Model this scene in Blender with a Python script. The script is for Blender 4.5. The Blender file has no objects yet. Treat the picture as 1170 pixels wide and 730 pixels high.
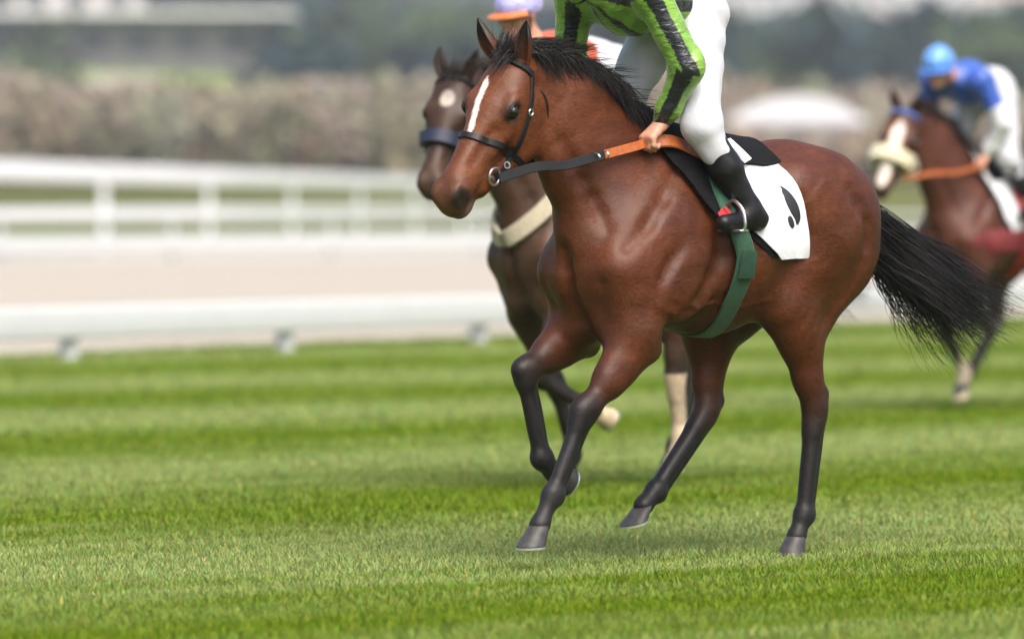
import bpy, math, random
import numpy as np
from mathutils import Vector, Matrix
random.seed(7); RNG = np.random.default_rng(11)
C = bpy.context.scene.collection
R = math.radians

# ----------------------------------------------------------------------------- modelling kit
def V(*a): return np.array(a, dtype=np.float64)
def unit(v):
    v = np.asarray(v, float); return v/np.linalg.norm(v)

class Sculpt:
    """A body built as one continuous skin: rounded bones and muscles blended smoothly into each other."""
    def __init__(s): s.p = []
    def cone(s, a, b, ra, rb, k=.05, lat=1., col='body', ax=1, op='add'):
        s.p.append(dict(t='cone', a=V(*a), b=V(*b), ra=ra, rb=rb, k=k, lat=lat, ax=ax, col=col, op=op)); return s
    def chain(s, pts, k=.05, lat=1., col='body'):
        for (a, ra), (b, rb) in zip(pts[:-1], pts[1:]): s.cone(a, b, ra, rb, k, lat, col)
        return s
    def ell(s, c, r, k=.05, rot=None, col='body', op='add'):
        s.p.append(dict(t='ell', c=V(*c), r=V(*r), k=k, rot=None if rot is None else np.array(rot, float), col=col, op=op)); return s
    @staticmethod
    def d(q, P):
        if q['t'] == 'cone':
            a, b = q['a'], q['b']; L = q['lat']; ax = q['ax']
            if L != 1.:
                sc = np.ones(3); sc[ax] = 1/L
                m = (a+b)/2
                P = (P-m)*sc+m; a = (a-m)*sc+m; b = (b-m)*sc+m
            ba = b-a; l2 = max(ba@ba, 1e-9)
            h = np.clip(((P-a)@ba)/l2, 0, 1)
            dv = P-a-h[:, None]*ba
            d = np.sqrt((dv*dv).sum(1))-(q['ra']+(q['rb']-q['ra'])*h)
            return d*min(1., L) if L < 1 else d
        D = P-q['c']
        if q['rot'] is not None: D = D@q['rot'].T      # rows of rot are the local axes
        k0 = np.sqrt(((D/q['r'])**2).sum(1)); k1 = np.sqrt(((D/q['r']**2)**2).sum(1))
        return k0*(k0-1)/np.maximum(k1, 1e-6)
    @staticmethod
    def mix(f, d, q):
        k = q['k']
        if q['op'] == 'add':
            h = np.maximum(k-np.abs(f-d), 0)/k; return np.minimum(f, d)-h*h*k*.25
        d = -d; h = np.maximum(k-np.abs(f-d), 0)/k; return np.maximum(f, d)+h*h*k*.25
    def box(s, q, pad):
        m = pad+q['k']
        if q['t'] == 'cone':
            r = max(q['ra'], q['rb'])*max(1., q['lat'])+m
            return np.minimum(q['a'], q['b'])-r, np.maximum(q['a'], q['b'])+r
        r = q['r'].max() if q['rot'] is not None else q['r']
        return q['c']-r-m, q['c']+r+m
    def field(s, P):
        f = np.full(len(P), 9., dtype=np.float64)
        for q in s.p: f = s.mix(f, s.d(q, P), q)
        return f
    def grad(s, P, e=.004):
        g = np.empty_like(P)
        for i in range(3):
            o = np.zeros(3); o[i] = e
            g[:, i] = s.field(P+o)-s.field(P-o)
        return g/np.maximum(np.linalg.norm(g, axis=1, keepdims=True), 1e-9)
    def snap(s, P, off=0., it=6):
        P = np.array(P, float).reshape(-1, 3)
        for _ in range(it): P = P-s.grad(P)*(s.field(P)-off)[:, None]
        return P, s.grad(P)
    def cast(s, O, D, tmax=2., off=0.):
        """first hits of rays O+tD with the skin"""
        O = np.array(O, float).reshape(-1, 3); D = np.array(D, float).reshape(-1, 3)
        D = D/np.linalg.norm(D, axis=1, keepdims=True); t = np.zeros(len(O))
        for _ in range(60): t = np.minimum(t+.8*(s.field(O+D*t[:, None])-off), tmax)
        return O+D*t[:, None]
    def mesh(s, h, smooth=2, warp=None):
        lo = np.full(3, 9e9); hi = -lo
        for q in s.p:
            if q['op'] == 'add':
                a, b = s.box(q, .0); lo = np.minimum(lo, a); hi = np.maximum(hi, b)
        lo -= 2*h; n = np.ceil((hi-lo)/h).astype(int)+3
        f = np.full(n, .5, dtype=np.float32)
        for q in s.p:
            a, b = s.box(q, 2.5*h)
            i0 = np.maximum(np.floor((a-lo)/h).astype(int), 0); i1 = np.minimum(np.ceil((b-lo)/h).astype(int)+1, n)
            if (i1 <= i0).any(): continue
            g = [lo[i]+h*np.arange(i0[i], i1[i]) for i in range(3)]
            P = np.stack(np.meshgrid(*g, indexing='ij'), -1).reshape(-1, 3)
            sl = tuple(slice(i0[i], i1[i]) for i in range(3))
            cur = f[sl]
            f[sl] = s.mix(cur.reshape(-1).astype(np.float64), s.d(q, P), q).reshape(cur.shape)
        # surface nets
        ins = f < 0
        cnt = np.zeros(n-1, np.int8); pos = np.zeros((*(n-1), 3), np.float32); num = np.zeros(n-1, np.float32)
        for dx in (0, 1):
            for dy in (0, 1):
                for dz in (0, 1): cnt += ins[dx:n[0]-1+dx, dy:n[1]-1+dy, dz:n[2]-1+dz]
        act = (cnt > 0) & (cnt < 8)
        idx = np.argwhere(act); vid = np.full(n-1, -1, np.int64); vid[act] = np.arange(len(idx))
        corners = np.array([[dx, dy, dz] for dx in (0, 1) for dy in (0, 1) for dz in (0, 1)])
        vals = np.stack([f[idx[:, 0]+c[0], idx[:, 1]+c[1], idx[:, 2]+c[2]] for c in corners], 1)
        acc = np.zeros((len(idx), 3)); w = np.zeros(len(idx))
        for i in range(8):
            for j in range(i+1, 8):
                if np.abs(corners[i]-corners[j]).sum() != 1: continue
                x = (vals[:, i] < 0) != (vals[:, j] < 0)
                t = np.where(x, vals[:, i]/np.where(x, vals[:, i]-vals[:, j], 1), 0)
                acc += np.where(x[:, None], corners[i]+t[:, None]*(corners[j]-corners[i]), 0); w += x
        vert = lo+h*(idx+acc/w[:, None])
        F = []
        for ax in range(3):
            b, c = (ax+1) % 3, (ax+2) % 3
            s0 = [slice(1, -1)]*3; s0[ax] = slice(0, n[ax]-1)
            s1 = list(s0); s1[ax] = slice(1, n[ax])
            A = ins[tuple(s0)]; B = ins[tuple(s1)]
            e = np.argwhere(A != B)
            if not len(e): continue
            flip = A[tuple(e.T)]
            o = e.copy(); o[:, b] += 1; o[:, c] += 1     # grid index of the edge's start
            def vi(db, dc):
                q = o.copy(); q[:, b] -= db; q[:, c] -= dc; return vid[tuple(q.T)]
            q = np.stack([vi(1, 1), vi(0, 1), vi(0, 0), vi(1, 0)], 1)
            q[~flip] = q[~flip][:, ::-1]
            F.append(q)
        F = np.concatenate(F)
        for _ in range(smooth):
            E = np.concatenate([F[:, [0, 1]], F[:, [1, 2]], F[:, [2, 3]], F[:, [3, 0]]])
            S = np.zeros_like(vert); k = np.bincount(E[:, 0], minlength=len(vert))+np.bincount(E[:, 1], minlength=len(vert))
            for i in range(3):
                S[:, i] = np.bincount(E[:, 0], vert[E[:, 1], i], len(vert))+np.bincount(E[:, 1], vert[E[:, 0], i], len(vert))
            vert = vert*.4+.6*S/np.maximum(k, 1)[:, None]
        return vert, F
    def colours(s, P, table, sig=.02):
        acc = np.zeros((len(P), 3)); W = np.zeros(len(P))
        for q in s.p:
            if q['op'] != 'add': continue
            w = np.exp(-np.maximum(s.d(q, P), -.03)/sig)
            acc += w[:, None]*np.array(table[q['col']]); W += w
        return acc/W[:, None]

def vnormals(v, f):
    n = np.cross(v[f[:, 2]]-v[f[:, 0]], v[f[:, 3]]-v[f[:, 1]]); out = np.zeros_like(v)
    for k in range(4):
        for i in range(3): out[:, i] += np.bincount(f[:, k], n[:, i], len(v))
    return out/np.maximum(np.linalg.norm(out, axis=1, keepdims=True), 1e-12)

def make_mesh(name, v, f, mat=None, parent=None, col=None, smooth=True):
    me = bpy.data.meshes.new(name)
    v = np.asarray(v, np.float32); f = np.asarray(f, np.int32)
    me.vertices.add(len(v)); me.vertices.foreach_set('co', v.ravel())
    me.loops.add(f.size); me.loops.foreach_set('vertex_index', f.ravel())
    me.polygons.add(len(f)); k = f.shape[1]
    me.polygons.foreach_set('loop_start', np.arange(len(f), dtype=np.int32)*k)
    me.polygons.foreach_set('loop_total', np.full(len(f), k, np.int32))
    me.update(calc_edges=True)
    if smooth: me.polygons.foreach_set('use_smooth', np.ones(len(f), bool))
    if col is not None:
        at = me.color_attributes.new('tint', 'FLOAT_COLOR', 'POINT')
        c4 = np.ones((len(v), 4), np.float32); c4[:, :3] = col
        at.data.foreach_set('color', c4.ravel())
    o = bpy.data.objects.new(name, me); C.objects.link(o)
    if mat: me.materials.append(mat)
    if parent: o.parent = parent
    return o

class MB:
    """mixed polygon collector"""
    def __init__(s): s.v = []; s.f = []
    def add(s, v, f):
        n = len(s.v); s.v += [tuple(map(float, p)) for p in v]; s.f += [tuple(int(i)+n for i in q) for q in f]; return s
    def box(s, c, size, rz=0, bev=0.):
        x, y, z = [d/2 for d in size]; ca, sa = math.cos(rz), math.sin(rz)
        b = min(bev, x*.9, y*.9, z*.9)
        if b <= 0:
            P = [(sx*x, sy*y, sz*z) for sx in (-1, 1) for sy in (-1, 1) for sz in (-1, 1)]
            F = [(0, 1, 3, 2), (4, 6, 7, 5), (0, 4, 5, 1), (2, 3, 7, 6), (0, 2, 6, 4), (1, 5, 7, 3)]
        else:
            def ringz(i, zz): return [(-x+i, -y+b, zz), (-x+b, -y+i, zz), (x-b, -y+i, zz), (x-i, -y+b, zz), (x-i, y-b, zz), (x-b, y-i, zz), (-x+b, y-i, zz), (-x+i, y-b, zz)]
            P = ringz(b, -z)+ringz(0, -z+b)+ringz(0, z-b)+ringz(b, z)
            F = [tuple(range(7, -1, -1)), tuple(range(24, 32))]
            for k in range(3):
                for i in range(8): F.append((k*8+i, k*8+(i+1) % 8, k*8+8+(i+1) % 8, k*8+8+i))
        return s.add([(c[0]+p[0]*ca-p[1]*sa, c[1]+p[0]*sa+p[1]*ca, c[2]+p[2]) for p in P], F)
    def tube(s, pts, rad, n=8, cap=True):
        pts = [V(*p) for p in pts]; m = len(pts)
        rad = [rad]*m if np.isscalar(rad) else rad
        base = []; up = None
        for i, p in enumerate(pts):
            t = unit(pts[min(i+1, m-1)]-pts[max(i-1, 0)])
            if up is None: up = unit(np.cross(t, V(0, 0, 1) if abs(t[2]) < .9 else V(1, 0, 0)))
            a = unit(up-t*(up@t)); up = a; b = np.cross(t, a)
            base += [p+rad[i]*(a*math.cos(2*math.pi*j/n)+b*math.sin(2*math.pi*j/n)) for j in range(n)]
        F = [(i*n+j, i*n+(j+1) % n, i*n+n+(j+1) % n, i*n+n+j) for i in range(m-1) for j in range(n)]
        if cap: F += [tuple(range(n-1, -1, -1)), tuple(range((m-1)*n, m*n))]
        return s.add(base, F)
    def ring(s, c, ax, r, t, n=20, m=8, squash=1.):
        ax = unit(ax); a = unit(np.cross(ax, V(0, 0, 1) if abs(ax[2]) < .9 else V(1, 0, 0))); b = np.cross(ax, a)
        v = []; f = []
        for i in range(n):
            u = 2*math.pi*i/n; d = a*math.cos(u)+b*math.sin(u)*squash
            for j in range(m):
                w = 2*math.pi*j/m; v.append(V(*c)+d*(r+t*math.cos(w))+ax*t*math.sin(w))
        for i in range(n):
            for j in range(m): f.append((i*m+j, ((i+1) % n)*m+j, ((i+1) % n)*m+(j+1) % m, i*m+(j+1) % m))
        return s.add(v, f)
    def strip(s, P, N, width, th, taper=None):
        """a strap of some width and thickness that follows points P with surface normals N"""
        P = np.asarray(P); N = np.asarray(N); m = len(P); v = []
        for i in range(m):
            t = unit(P[min(i+1, m-1)]-P[max(i-1, 0)]); w = unit(np.cross(t, N[i]))
            W = (width if np.isscalar(width) else width[i])/2
            v += [P[i]-w*W, P[i]-w*W*.85+N[i]*th, P[i]+w*W*.85+N[i]*th, P[i]+w*W]
        f = [(i*4+j, i*4+4+j, i*4+4+(j+1) % 4, i*4+(j+1) % 4) for i in range(m-1) for j in range(4)]
        f += [(0, 1, 2, 3), tuple((m-1)*4+j for j in (3, 2, 1, 0))]
        return s.add(v, f)
    def sheet(s, P, N, th, shape):
        """a cloth: grid of points with thickness along normals"""
        nu, nv = shape; P = np.asarray(P).reshape(nu*nv, 3); N = np.asarray(N).reshape(nu*nv, 3)
        v = list(P+N*th)+list(P); k = nu*nv; f = []
        for i in range(nu-1):
            for j in range(nv-1):
                a, b, c, d = i*nv+j, (i+1)*nv+j, (i+1)*nv+j+1, i*nv+j+1
                f += [(a, b, c, d), (k+d, k+c, k+b, k+a)]
        edge = [i*nv for i in range(nu)]+[(nu-1)*nv+j for j in range(1, nv)]+[i*nv+nv-1 for i in range(nu-2, -1, -1)]+[j for j in range(nv-2, 0, -1)]
        for a, b in zip(edge, edge[1:]+edge[:1]): f.append((b, a, k+a, k+b))
        return s.add(v, f)
    def build(s, name, mat, parent=None, smooth=True, bevel=0.):
        me = bpy.data.meshes.new(name); me.from_pydata(s.v, [], s.f); me.update()
        if smooth:
            me.polygons.foreach_set('use_smooth', np.ones(len(me.polygons), bool))
            try: me.set_sharp_from_angle(angle=R(40))
            except Exception: pass
        me.materials.append(mat)
        o = bpy.data.objects.new(name, me); C.objects.link(o)
        if parent: o.parent = parent
        return o

def spline(pts, n):
    """Catmull-Rom through pts"""
    P = np.array(pts, float); P = np.vstack([2*P[0]-P[1], P, 2*P[-1]-P[-2]]); out = []
    for u in np.linspace(0, len(pts)-1-1e-9, n):
        i = int(u); t = u-i; a, b, c, d = P[i:i+4]
        out.append(.5*(2*b+(c-a)*t+(2*a-5*b+4*c-d)*t*t+(3*b-a-3*c+d)*t**3))
    return np.array(out)

def strands(paths, r0, r1=.0004):
    """hair locks: paths (n, m, 3) become thin three-sided tapering tubes; returns verts, quads"""
    n, m, _ = paths.shape
    T = np.gradient(paths, axis=1); T /= np.maximum(np.linalg.norm(T, axis=2, keepdims=True), 1e-9)
    A = np.cross(T, RNG.normal(size=(n, 1, 3))); A /= np.maximum(np.linalg.norm(A, axis=2, keepdims=True), 1e-9); B = np.cross(T, A)
    rad = (r0*(1-np.linspace(0, 1, m)**1.5)+r1)[None, :, None]
    ring = np.stack([paths+rad*(A*math.cos(2.094*j)+B*math.sin(2.094*j)) for j in range(3)], 2)
    v = ring.reshape(-1, 3); base = np.arange(n)[:, None, None]*m*3+np.arange(m-1)[None, :, None]*3; j = np.arange(3)[None, None]
    f = np.stack([base+j, base+(j+1) % 3, base+3+(j+1) % 3, base+3+j], -1).reshape(-1, 4)
    return v, f

def tag(o, label=None, cat=None, group=None, kind=None):
    for k, x in (('label', label), ('category', cat), ('group', group), ('kind', kind)):
        if x: o[k] = x
    return o

# ----------------------------------------------------------------------------- materials
class Nodes:
    def __init__(s, name):
        s.m = bpy.data.materials.new(name); s.m.use_nodes = True; s.t = s.m.node_tree; s.n = s.t.nodes; s.n.clear()
        s.out = s.n.new('ShaderNodeOutputMaterial'); s.b = s.n.new('ShaderNodeBsdfPrincipled'); s.l = s.t.links
        s.l.new(s.b.outputs[0], s.out.inputs[0])
    def add(s, typ, **kw):
        n = s.n.new(typ)
        for k, v in kw.items():
            if k.startswith('_'): setattr(n, k[1:], v)
        return n
    def set(s, **kw):
        for k, v in kw.items(): s.b.inputs[k.replace('_', ' ')].default_value = v
        return s
    def coord(s, scale=(1, 1, 1), kind='Object', rot=(0, 0, 0)):
        c = s.n.new('ShaderNodeTexCoord'); m = s.n.new('ShaderNodeMapping'); m.inputs['Scale'].default_value = scale; m.inputs['Rotation'].default_value = rot
        s.l.new(c.outputs[kind], m.inputs['Vector']); return m.outputs[0]
    def noise(s, vec, scale, detail=4, rough=.55, dist=0.):
        n = s.n.new('ShaderNodeTexNoise'); n.inputs['Scale'].default_value = scale; n.inputs['Detail'].default_value = detail
        n.inputs['Roughness'].default_value = rough; n.inputs['Distortion'].default_value = dist
        if vec is not None: s.l.new(vec, n.inputs['Vector'])
        return n.outputs['Fac']
    def ramp(s, fac, stops):
        r = s.n.new('ShaderNodeValToRGB'); e = r.color_ramp.elements
        while len(e) < len(stops): e.new(.5)
        for x, (p, c) in zip(e, stops): x.position = p; x.color = (*c, 1) if len(c) == 3 else c
        s.l.new(fac, r.inputs[0]); return r.outputs[0]
    def mix(s, fac, a, b, mode='MIX'):
        m = s.n.new('ShaderNodeMix'); m.data_type = 'RGBA'; m.blend_type = mode
        for sock, val in ((m.inputs['Factor'], fac), (m.inputs['A'], a), (m.inputs['B'], b)):
            pass
        ins = [i for i in m.inputs if i.enabled]
        for sock, val in zip(ins, (fac, a, b)):
            if hasattr(val, 'links'): s.l.new(val, sock)
            else: sock.default_value = val if np.isscalar(val) else ((*val, 1) if len(val) == 3 else val)
        return [o for o in m.outputs if o.enabled][0]
    def math(s, op, a, b=None, c=None):
        m = s.n.new('ShaderNodeMath'); m.operation = op
        for i, val in enumerate((a, b, c)):
            if val is None: continue
            if hasattr(val, 'links'): s.l.new(val, m.inputs[i])
            else: m.inputs[i].default_value = val
        return m.outputs[0]
    def attr(s, name):
        a = s.n.new('ShaderNodeAttribute'); a.attribute_name = name; return a.outputs['Color']
    def bump(s, h, strength=.3, dist=.01):
        b = s.n.new('ShaderNodeBump'); b.inputs['Strength'].default_value = strength; b.inputs['Distance'].default_value = dist
        s.l.new(h, b.inputs['Height']); s.l.new(b.outputs[0], s.b.inputs['Normal']); return b
    def base(s, c): s.l.new(c, s.b.inputs['Base Color']) if hasattr(c, 'links') else s.set(Base_Color=(*c, 1)); return s

def simple(name, c, rough=.5, metal=0., var=.25, scale=30., bump=.0, bscale=200., sheen=0., coat=0.):
    n = Nodes(name); v = n.coord()
    f = n.noise(v, scale, 5, .6)
    n.base(n.ramp(f, [(.25, tuple(x*(1-var) for x in c)), (.75, tuple(min(1, x*(1+var)) for x in c))]))
    n.set(Roughness=rough, Metallic=metal, Sheen_Weight=sheen, Coat_Weight=coat)
    if bump: n.bump(n.noise(v, bscale, 3), bump, .004)
    return n.m

def coat_material(name):
    n = Nodes(name); v = n.coord((1, 1, 1)); t = n.attr('tint')
    hair = n.noise(n.coord((26, 110, 90), rot=(0, R(32), 0)), 1.5, 4, .65)      # the lie of the hair
    streak = n.noise(n.coord((3.2, 5, 11), rot=(0, R(38), 0)), 1., 3, .55, .4)
    c = n.mix(1., t, n.ramp(n.noise(v, 2.3, 4, .55), [(.30, (.70, .66, .66)), (.70, (1.22, 1.18, 1.1))]), 'MULTIPLY')
    c = n.mix(1., c, n.ramp(streak, [(.32, (.80, .78, .78)), (.66, (1.15, 1.14, 1.1))]), 'MULTIPLY')
    c = n.mix(1., c, n.ramp(hair, [(.3, (.58, .57, .57)), (.7, (1.38, 1.38, 1.36))]), 'MULTIPLY')
    n.base(c)
    n.l.new(n.math('ADD', n.math('MULTIPLY', streak, .24), n.math('ADD', n.math('MULTIPLY', hair, .22), .255)), n.b.inputs['Roughness'])
    n.set(Specular_IOR_Level=.29)
    h = n.math('ADD', n.math('MULTIPLY', n.noise(v, 19., 4, .6, .5), 1.2), n.math('ADD', n.math('MULTIPLY', streak, 1.5), n.math('MULTIPLY', hair, .28)))
    n.bump(h, .34, .007)
    return n.m

# ----------------------------------------------------------------------------- horses
MAT = {}
def frame_of(n, l):
    n = unit(n); l = np.array(l, float); l = unit(l-n*(l@n)); return n, l, np.cross(n, l)

def groove(S, pts, r=-.012, k=.085, n=6):
    P = spline(pts, n); P, _ = S.snap(P, 0, 4)
    w = [-.024]+[r-.004]+[r]*(n-4)+[r-.004]+[-.024]
    for i in range(n-1): S.cone(P[i], P[i+1], w[i], w[i+1], k, op='cut')

def horse_sculpt(p, legs=True):
    S = Sculpt()
    # trunk
    S.cone((.17, 0, 1.205), (-.20, 0, 1.215), .315, .325, .06, .86)
    S.cone((-.20, 0, 1.215), (-.52, 0, 1.285), .325, .27, .08, .9)
    S.cone((.14, 0, 1.49), (-.22, 0, 1.46), .115, .11, .14, .8)
    S.cone((.05, 0, 1.545), (-.08, 0, 1.53), .06, .055, .12)
    S.cone((-.25, 0, 1.45), (-.60, 0, 1.49), .10, .10, .12)
    S.ell((-.66, 0, 1.35), (.35, .25, .24), .10)
    for sd in (1, -1):
        S.ell((-.69, sd*.13, 1.29), (.27, .155, .275), .08)
        S.ell((-.50, sd*.20, 1.44), (.07, .05, .06), .12)
        S.ell((-.81, sd*.11, 1.22), (.15, .12, .21), .08)
    S.cone((-.90, 0, 1.46), (-1.02, 0, 1.37), .075, .04, .10)
    S.cone((-.83, 0, 1.42), (-.98, 0, 1.05), .012, .02, .05, op='cut')      # cleft of the quarters
    # breast
    S.ell((.34, 0, 1.10), (.17, .19, .23), .08)
    for sd in (1, -1):
        S.ell((.425, sd*.082, 1.085), (.085, .082, .125), .03)
        S.ell((.36, sd*.095, .925), (.10, .075, .10), .05)
    S.cone((.53, 0, 1.20), (.47, 0, .93), .012, .016, .05, op='cut')
    # neck
    for q in p['neck']: S.cone(*q)
    # shoulders
    for sd in (1, -1):
        S.cone((.03, sd*.115, 1.47), (.40, sd*.165, 1.13), .075, .085, .07, .8)
        S.ell((.155, sd*.215, 1.08), (.17, .075, .15), .04, rot=[[.8, 0, -.6], [0, 1, 0], [.6, 0, .8]])
        S.ell((.25, sd*.195, 1.22), (.09, .055, .21), .04, rot=[[.75, 0, .66], [0, 1, 0], [-.66, 0, .75]])
    for sd in ((1, -1) if legs else ()):
        f = lambda *q: [(x, sd*y, z) for x, y, z in q]
        groove(S, f((.12, .15, 1.48), (.25, .20, 1.36), (.37, .22, 1.24), (.46, .15, 1.11), (.44, .12, .98)), -.018)
        groove(S, f((.03, .27, 1.34), (-.005, .29, 1.20), (.05, .29, 1.06), (.15, .27, .95)))
        groove(S, f((.20, .26, 1.20), (.29, .26, 1.10), (.35, .23, 1.00)), -.0225)
        groove(S, f((-.44, .27, 1.38), (-.48, .27, 1.22), (-.43, .24, 1.05)), -.016)
        groove(S, f((-.70, .28, 1.42), (-.79, .27, 1.26), (-.74, .25, 1.06)), -.016)
        groove(S, f((.62, .08, 1.60), (.52, .12, 1.42), (.46, .14, 1.28)), -.020)
    for sd in ((1, -1) if legs else ()):
        for pts in ([(.14, .27, .985), (.0, .27, .955), (-.14, .25, .96), (-.30, .24, .995)], [(.36, .24, 1.08), (.30, .26, .99), (.29, .26, .92)], [(.30, .26, .99), (.21, .27, .95)]):
            P, N = S.snap(spline([(x, sd*y, z) for x, y, z in pts], 8), -.003, 4)
            for a, b in zip(P[:-1], P[1:]): S.cone(a, b, .009, .008, .006)
    S.cone((.55, 0, 1.20), (.47, 0, .93), .010, .012, .05, op='cut')
    if legs:
        for L in p['fore']: fore_leg(S, **L)
        for L in p['hind']: hind_leg(S, **L)
        head(S, p)
    return S

def fore_leg(S, elbow, knee, fet, cor, **_):
    e, k, f, c = V(*elbow), V(*knee), V(*fet), V(*cor); sd = math.copysign(1, e[1])
    t = unit(k-e); bk = V(t[2], 0, -t[0])
    sh = V(.37, sd*.165, 1.10)
    S.cone(sh, e+V(.03, 0, .06), .11, .108, .06, .78)
    S.cone(e-bk*.03+t*.02, e+t*.20-bk*.012, .095, .064, .05, .82)
    S.cone(e+bk*.03+t*.03, e+t*.22+bk*.012, .060, .042, .04, .8)
    S.ell(e+bk*.065-t*.01, (.035, .03, .035), .04)
    S.cone(e+t*.15, k-t*.05, .060, .040, .04, .85, 'mid')
    S.cone(k-t*.06, k-t*.03, .043, .043, .03, .9, 'dark')
    t2 = unit(f-k); b2 = V(t2[2], 0, -t2[0])
    S.cone(k-t*.025-bk*.004, k+t2*.035, .046, .042, .03, .92, 'dark')
    S.ell(k-unit(bk+b2)*.020, (.032, .034, .034), .03, col='dark')
    S.ell(k+unit(bk+b2)*.034, (.022, .022, .022), .03, col='dark')
    low = 'low'
    S.cone(k+t2*.03, f-t2*.03, .033, .028, .025, 1, low)
    S.cone(k+t2*.04+b2*.037, f-t2*.03+b2*.033, .0175, .0155, .012, 1, low)
    S.ell(f, (.037, .034, .038), .035, col=low); S.ell(f+b2*.026, (.025, .025, .025), .035, col=low)
    S.cone(f, c-unit(c-f)*.005, .031, .033, .03, 1, low)
    S.cone(c-unit(c-f)*.01, c, .036, .038, .02, 1, low)

def hind_leg(S, stifle, hock, fet, cor, **_):
    st, k, f, c = V(*stifle), V(*hock), V(*fet), V(*cor); sd = math.copysign(1, st[1])
    hip = V(-.62, sd*.15, 1.22)
    S.cone(hip, st, .20, .115, .07, .68)
    S.cone(V(-.76, sd*.13, 1.12), st*.45+k*.55+V(-.03, 0, .08), .12, .07, .07, .72)
    t = unit(k-st); bk = V(t[2], 0, -t[0])
    S.ell(st-bk*.05+V(0, 0, .01), (.05, .05, .07), .05)
    S.cone(st+t*.02, k-t*.12, .105, .052, .06, .72)
    S.cone(st+t*.14+bk*.03, k-t*.06+bk*.045, .062, .022, .05, .8, 'mid')
    t2 = unit(f-k); b2 = V(t2[2], 0, -t2[0])
    S.cone(k-t*.13, k, .048, .045, .04, .85, 'mid')
    S.cone(k-t*.05+bk*.055, k+t2*.03+b2*.035, .024, .026, .03, 1, 'dark')
    S.ell(k-t*.035+bk*.062, (.026, .022, .028), .02, col='dark')
    S.cone(k-t*.01, k+t2*.08, .045, .036, .03, .85, 'dark')
    low = 'low'
    S.cone(k+t2*.06, f-t2*.03, .036, .031, .03, 1, low)
    S.cone(k+t2*.06+b2*.042, f-t2*.03+b2*.036, .019, .017, .012, 1, low)
    S.ell(f, (.037, .034, .038), .03, col=low); S.ell(f+b2*.028, (.026, .024, .026), .03, col=low)
    S.cone(f, c-unit(c-f)*.005, .030, .032, .03, 1, low)
    S.cone(c-unit(c-f)*.01, c, .036, .038, .02, 1, low)

def head(S, p):
    n, l, u = frame_of(*p['head']); o = V(*p['poll']); g = p.get('head_size', 1.)
    def H(s, L, U): return o+g*(n*s+l*L+u*U)
    rot = np.array([n, l, u])
    def ell(c, r, k, col='face', op='add', tilt=0.):
        M = rot
        if tilt: ca, sa = math.cos(tilt), math.sin(tilt); M = np.array([n*ca+u*sa, l, u*ca-n*sa])
        S.ell(H(*c), [x*g for x in r], k*g, M, col, op)
    def cone(a, b, ra, rb, k, col='face', op='add'): S.cone(H(*a), H(*b), ra*g, rb*g, k*g, 1., col, op=op)
    ell((.06, 0, -.065), (.10, .088, .075), .04)
    ell((.15, 0, -.055), (.14, .102, .060), .04)
    cone((.20, 0, -.050), (.48, 0, -.040), .056, .040, .05)
    cone((.16, 0, -.115), (.44, 0, -.078), .085, .056, .05)
    for sd in (1, -1):
        ell((.155, sd*.058, -.200), (.130, .034, .105), .02)
        ell((.09, sd*.056, -.195), (.07, .034, .10), .02)
        ell((.165, sd*.080, -.145), (.11, .026, .09), .025)
        cone((.17, sd*.048, -.270), (.46, sd*.028, -.145), .036, .030, .05)
        ell((.172, sd*.088, -.034), (.046, .022, .022), .025)          # brow
        ell((.205, sd*.092, -.072), (.036, .013, .011), .02)          # lower lid
        cone((.225, sd*.085, -.095), (.345, sd*.062, -.085), .013, .009, .025)
        ell((.186, sd*.108, -.053), (.026, .016, .016), .012, 'eye', 'cut')
        cone((.28, sd*.066, -.035), (.43, sd*.052, -.032), -.002, -.002, .04, op='cut')
        ell((.545, sd*.042, -.038), (.048, .028, .038), .022, 'muzzle')
        cone((.535, sd*.072, -.026), (.572, sd*.058, -.062), .012, .018, .014, op='cut')
    for sd in (1, -1):
        for A, B in (((.02, sd*.098, -.245), (.065, sd*.098, -.300)), ((.065, sd*.098, -.300), (.16, sd*.085, -.335))): cone(A, B, .006, .006, .035, op='cut')
    ell((.515, 0, -.070), (.080, .058, .062), .04, 'muzzle')
    ell((.578, 0, -.090), (.036, .050, .050), .03, 'muzzle')
    ell((.54, 0, -.142), (.048, .034, .026), .022, 'muzzle')
    for sd in (1, -1): cone((.600, sd*.015, -.124), (.545, sd*.050, -.120), .005, .005, .018, op='cut'); cone((.545, sd*.050, -.120), (.455, sd*.066, -.108), .005, .004, .018, op='cut')

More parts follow.
